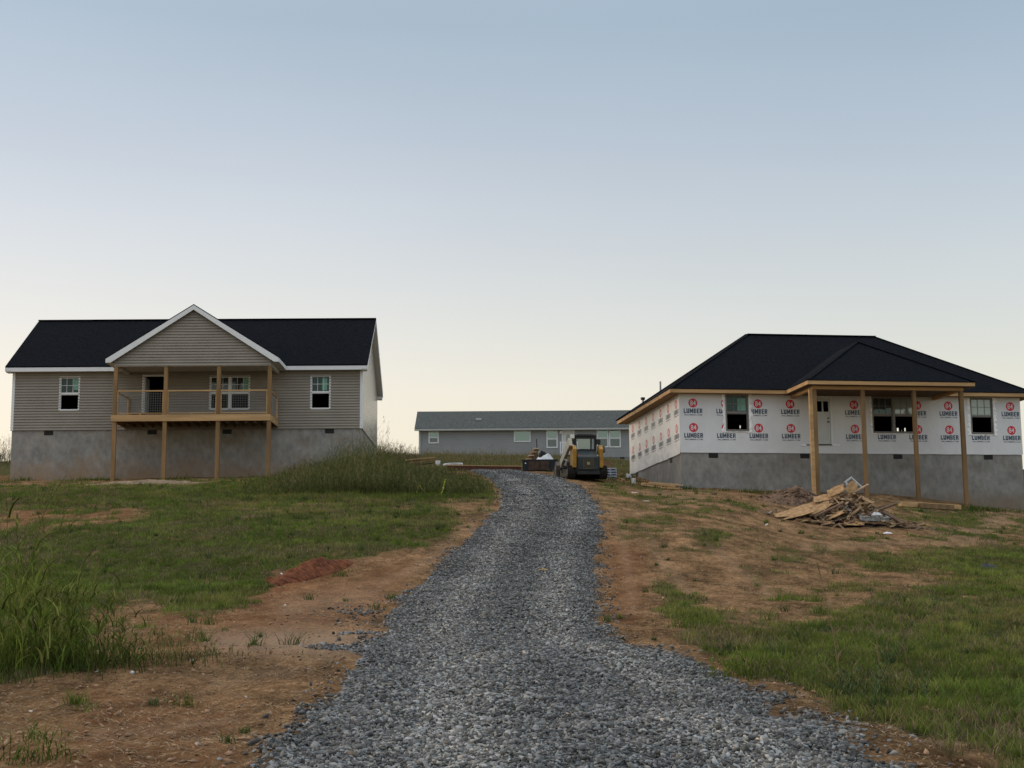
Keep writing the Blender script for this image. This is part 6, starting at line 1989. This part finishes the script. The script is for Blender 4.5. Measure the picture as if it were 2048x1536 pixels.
longs = [
    (1.00, -.10, .50, 1.25, .16, .05, (R_(14), R_(-19), R_(4)), 3, 'dark brown board slanting up across the right half of the scrap pile'),
    (1.58, -.35, .22, 1.05, .22, .05, (R_(25), R_(33), R_(-12)), 3, 'thick brown board sliding down the right end of the scrap pile'),
    (1.10, .15, .78, 1.00, .09, .04, (0, R_(-18), R_(10)), 1, 'tan stick poking up to the right from the scrap pile'),
    (1.35, .25, .62, .95, .07, .04, (0, R_(-12), R_(-20)), 2, 'grey stick poking level to the right from the scrap pile'),
    (.55, .35, 1.12, .75, .09, .04, (R_(20), R_(-28), R_(5)), 0, 'pale stick pointing up from the crown of the scrap pile'),
    (1.95, -.50, .10, .85, .09, .04, (0, R_(14), R_(-28)), 0, 'pale batten fanned out at the far right toe of the scrap pile'),
    (2.05, -.35, .14, .80, .07, .04, (0, R_(20), R_(-40)), 1, 'tan batten crossing others at the right toe of the scrap pile'),
    (-.55, -.30, .50, 1.10, .14, .04, (R_(10), R_(-24), R_(12)), 3, 'brown board in shadow under the left sheets of the scrap pile'),
    (.20, -.45, .42, .70, .10, .04, (R_(10), R_(-30), R_(30)), 1, 'tan board leaning in the middle of the scrap pile'),
    (.75, -.75, .10, .90, .11, .04, (0, R_(4), R_(6)), 1, 'tan board on the soil before the white tray'),
]
for (x, y, z, L, Wd, T, rot, mi, lb) in longs:
    board_obj('scrap_board', WOOD[mi], L, Wd, T, lb, 'board', (x, y, z + pz(x, y)), rot)
# offcuts: short ends nobody could tell apart
TONES = ('pale', 'tan', 'weathered grey', 'dark brown', 'yellow')
for i in range(170):
    if i < 135: x = random.gauss(.35, .62); y = random.gauss(.12, .38)
    else: x = random.uniform(-1.9, 2.2); y = random.uniform(-1.0, -.3)
    z = heap(x, y) * (random.uniform(.75, 1.02) if i < 135 else .6) + .04
    L = random.uniform(.14, .55); Wd = random.choice((.09, .12, .05, .09)); T = random.choice((.04, .02, .05)); wi = random.choice((0, 0, 0, 1, 1, 2, 4, 3))
    board_obj('wood_offcut', WOOD[wi], L, Wd, T, TONES[wi] + (' lumber offcut in the heart of the scrap pile' if i < 135 else ' lumber offcut lying at the front foot of the scrap pile'), 'offcut', (x, y, z + pz(x, y)),
              (random.uniform(-.9, .9), random.uniform(-.9, .9), random.uniform(0, 6.28)) if i < 135 else (random.uniform(-.2, .2), random.uniform(-.2, .2), random.uniform(0, 6.28)), 'lumber offcuts in the scrap pile', chip=.04)
mb = MB()
for i in range(800):
    x = random.gauss(.15, .8); y = random.gauss(.25, .45)
    z = heap(x, y) * random.uniform(.2, .85) + pz(x, y) + .02
    d = Vector((random.uniform(-1, 1), random.uniform(-1, 1), random.uniform(-.5, .5))).normalized() * random.uniform(.05, .22)
    c = Vector((x, y, z)); mb.bar(c - d, c + d, random.choice((.09, .05, .12)), .035, mi=random.choice((0, 1, 2, 3, 3)))
o = mb.build('wood_debris', WOOD); o.location = pc; tag(o, 'splinters and short ends filling the inside of the scrap pile', 'wood debris', kind='stuff')
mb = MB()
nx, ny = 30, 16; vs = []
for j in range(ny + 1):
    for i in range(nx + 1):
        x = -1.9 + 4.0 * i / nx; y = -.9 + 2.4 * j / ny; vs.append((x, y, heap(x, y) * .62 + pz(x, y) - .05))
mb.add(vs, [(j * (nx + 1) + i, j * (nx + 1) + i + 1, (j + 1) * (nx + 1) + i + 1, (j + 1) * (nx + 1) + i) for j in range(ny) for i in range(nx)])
o = mb.build('debris_core', mat('dark_core_fill', (.05, .036, .026), .95, .5, 12)); o.location = pc; tag(o, 'dark core mass underneath the scrap pile', 'debris', kind='stuff')  # dark sheet filling the inside of the pile below the pieces
# white tray
x0, x1 = (1712 - 1690) * S, (1768 - 1690) * S
mb = MB(); w_ = (x1 - x0); 
mb.box(0, w_, 0, .02, .0, .13); mb.box(0, w_, .43, .45, 0, .13); mb.box(0, .02, .021, .429, 0, .13); mb.box(w_ - .02, w_, .021, .429, 0, .13); mb.box(.021, w_ - .021, .021, .429, 0, .02)
mb.box(-.02, w_ + .02, -.02, -.001, .11, .14)
o = mb.build('plastic_tray', mat('scuffed_white_plastic', (.44, .46, .48), .45, .55, 9, .3, 20, spec=.5), bevel=.005)
o.location = pc + Vector((x0, -.72, .18 + pz(.4, -.7))); o.rotation_euler = (R_(16), R_(2), R_(4)); tag(o, 'scuffed white plastic tray tipped at the front of the scrap pile', 'tray')
tr = crumple('plastic_sheet', mat('grey_white_film', (.55, .56, .58), .4, .3, 9, .5, 20, spec=.5), .30, .22, .12, 31, 14, 10); tr.location = pc + Vector((x0 + .5, -.62, .28)); tag(tr, 'wad of clear film caught in the white tray', 'plastic sheet')


# ================================================================ white folding frames by the porch posts
def sawhorse(label, px, py, rz, tilt, w=.50, h=.62):
    pp = at_ground(px, py)
    root = empty('folding_sawhorse', pp, rz, label, 'sawhorse', 'white folding sawhorses by the porch posts')
    root.rotation_euler = (tilt[0], tilt[1], rz)
    wp = mat('white_plastic_frame', (.55, .56, .57), .5, .1, 6) if 'white_plastic_frame' not in bpy.data.materials else bpy.data.materials['white_plastic_frame']
    for s_ in (-1, 1):
        mb = MB()
        for x in (-w / 2, w / 2):
            mb.bar((x, s_ * .26, 0), (x * .72, s_ * .03, h - .03), .05, .035)
        mb.bar((-w * .42, s_ * .13, h * .55), (w * .42, s_ * .13, h * .55), .035, .05)
        mb.build('leg_frame', wp, root)
    MB().box(-w * .45, w * .45, -.05, .05, h - .03, h + .03).build('top', wp, root, bevel=.008)
    return root


sawhorse('white folding sawhorse standing behind the double porch post', 1614, 983, .3, (0, 0), .42, .55)
p0 = sawhorse('white folding sawhorse tipped over behind the scrap pile', 1714, 992, .2, (0, R_(-35)), .45, .62)
p0.location.z += .12

# timbers
def timbers(px0, py0, px1, py1, rows, label_fmt, mats, name='timber', w=.14, h=.14, L=None):
    a_ = at_ground(px0, py0); b_ = at_ground(px1, py1)
    for i, (dy, dz, s0, s1, lb) in enumerate(rows):
        q0 = a_.lerp(b_, s0); q1 = a_.lerp(b_, s1)
        q0.z = gz(q0.x, q0.y) + dz; q1.z = gz(q1.x, q1.y) + dz
        mb = MB(); mb.bar((0, 0, 0), q1 - q0, w, h)
        o = mb.build(name, mats[i % len(mats)], bevel=.004); o.location = q0 + Vector((0, dy, 0)); tag(o, lb, 'timber' if name == 'timber' else 'board')


timbers(1800, 1014, 1920, 1022, [(0, .12, 0, 1, 'thick squared timber lying between the scrap pile and the last porch post'), (-.22, .05, .30, .85, 'short thin timber lying against the thick squared one')], '', [M_['pine_h'], M_['pine_old']], 'timber', .15, .19)
timbers(1284, 972, 1364, 979, [(0, .05, .0, .55, 'lowest left board of the stack by the wrapped house corner'), (.0, .05, .56, .98, 'lowest right board of the stack by the wrapped house corner'), (.22, .06, .05, .9, 'back bottom board of the stack by the wrapped house corner'),
                               (.10, .13, .02, .88, 'middle board of the stack by the wrapped house corner'), (.12, .20, .22, 1.0, 'topmost board of the stack by the wrapped house corner')], '', [mat('fresh_pine_stud', (.52, .36, .20), .75, .25, 5, .2, 20), M_['pine_h']], 'board', .14, .055)

# shingle bundles, carton and boards right of the loader
pb = at_ground(1221, 957)
sk = pb.y / FPX
blue = mat('navy_bundle_paper', (.018, .026, .075), .55, .2, 8); whp = mat('white_bundle_paper', (.46, .50, .56), .55, .15, 8)
bprot = None
for k in range(4):
    e_ = empty('shingle_bundle', pb + Vector((random.uniform(-.03, .03), .1 + random.uniform(-.03, .03), .02 + k * .118)), random.uniform(-.08, .08), ['bottom', 'second lowest', 'second highest', 'topmost'][k] + ' navy and white shingle bundle stacked beside the loader', 'shingle bundle', 'shingle bundles beside the loader')
    w_ = 26 * sk / 2
    mb = MB(); mb.box(-w_, w_, 0, .9, 0, .105); mb.build('wrapper', whp, e_, bevel=.012)
    mb = MB(); mb.box(-w_ + .04, -.03, -.004, .0 - .001, .012, .06); mb.box(.03, w_ - .04, -.004, -.001, .012, .06); mb.build('print', blue, e_)
pk = pb + Vector((-.16, .45, .51))
o = MB().box(-.16, .16, -.15, .15, 0, .30).build('cardboard_box', mat('brown_cardboard', (.26, .15, .08), .8, .2, 6), bevel=.004); o.location = pk; o.rotation_euler = (0, 0, .3)
MB().box(-.17, .17, -.16, -.0, .302, .315).build('flap', mat('pale_cardboard', (.40, .26, .14), .8), o); tag(o, 'brown cardboard box on top of the shingle bundles', 'box')
for k, (xa, ya, xb, yb_, lb) in enumerate(((1233, 955, 1249, 963, 'short pale batten between the shingle bundles and the bucket'), (1238, 962, 1263, 966, 'long pale batten on the grass in front of the bucket'))):
    a_ = at_ground(xa, ya, .04); b_ = at_ground(xb, yb_, .04); mb = MB(); mb.bar((0, 0, 0), b_ - a_, .07, .04); o = mb.build('batten', M_['pine_h']); o.location = a_; tag(o, lb, 'batten')

# yellow leaf litter on the gravel, white stones and clay crumbs
pp = at_ground(1088, 1149, .05)
mb = MB()
for k in range(7):
    a_ = k * .9; L = .07; c = Vector((math.cos(a_) * .06 * (k % 3), math.sin(a_) * .04, .012 + .006 * (k % 2)))
    d = Vector((math.cos(a_ * 1.7), math.sin(a_ * 1.7), .12)); s_ = Vector((-d.y, d.x, 0))
    mb.add([c - d * L, c - d * L * .2 + s_ * .03, c + d * L, c - d * L * .2 - s_ * .03, c + Vector((0, 0, .02))], [(0, 1, 4), (1, 2, 4), (2, 3, 4), (3, 0, 4)])
o = mb.build('dry_leaf_clump', mat('yellow_dry_leaf', (.40, .28, .09), .8, .3, 20)); o.location = pp; tag(o, 'yellow brown dead leaves lying on the middle of the gravel', 'leaves')
for (px, py, s_, nm, lb, cat, m) in ((563, 1149, .05, 'stone', 'white stone in the grass just behind the red clay ridge', 'stone', M_['white']), (265, 1351, .028, 'stone', 'small white stone on the clay under the trampled tuft', 'stone', M_['white']), (1850, 1233, .04, 'stone', 'white stone lying in the middle of the right lawn', 'stone', M_['white']),
                                     (1532, 1052, .07, 'stone', 'white stone just left of the scrap pile', 'stone', M_['white']), (599, 1146, .08, 'clay_clod', 'orange clay clod on top of the red clay ridge', 'clod', mat('orange_clay', (.36, .13, .06), .9, .3, 9))):
    pp = at_ground(px, py)
    v, f, k = scatter_rocks(ico(), np.array([0.0]), np.array([0.0]), np.array([s_ * 1.6]), zf=lambda x, y: x * 0)
    o = np_mesh(nm, v, f, [m]); o.location = pp; tag(o, lb, cat)
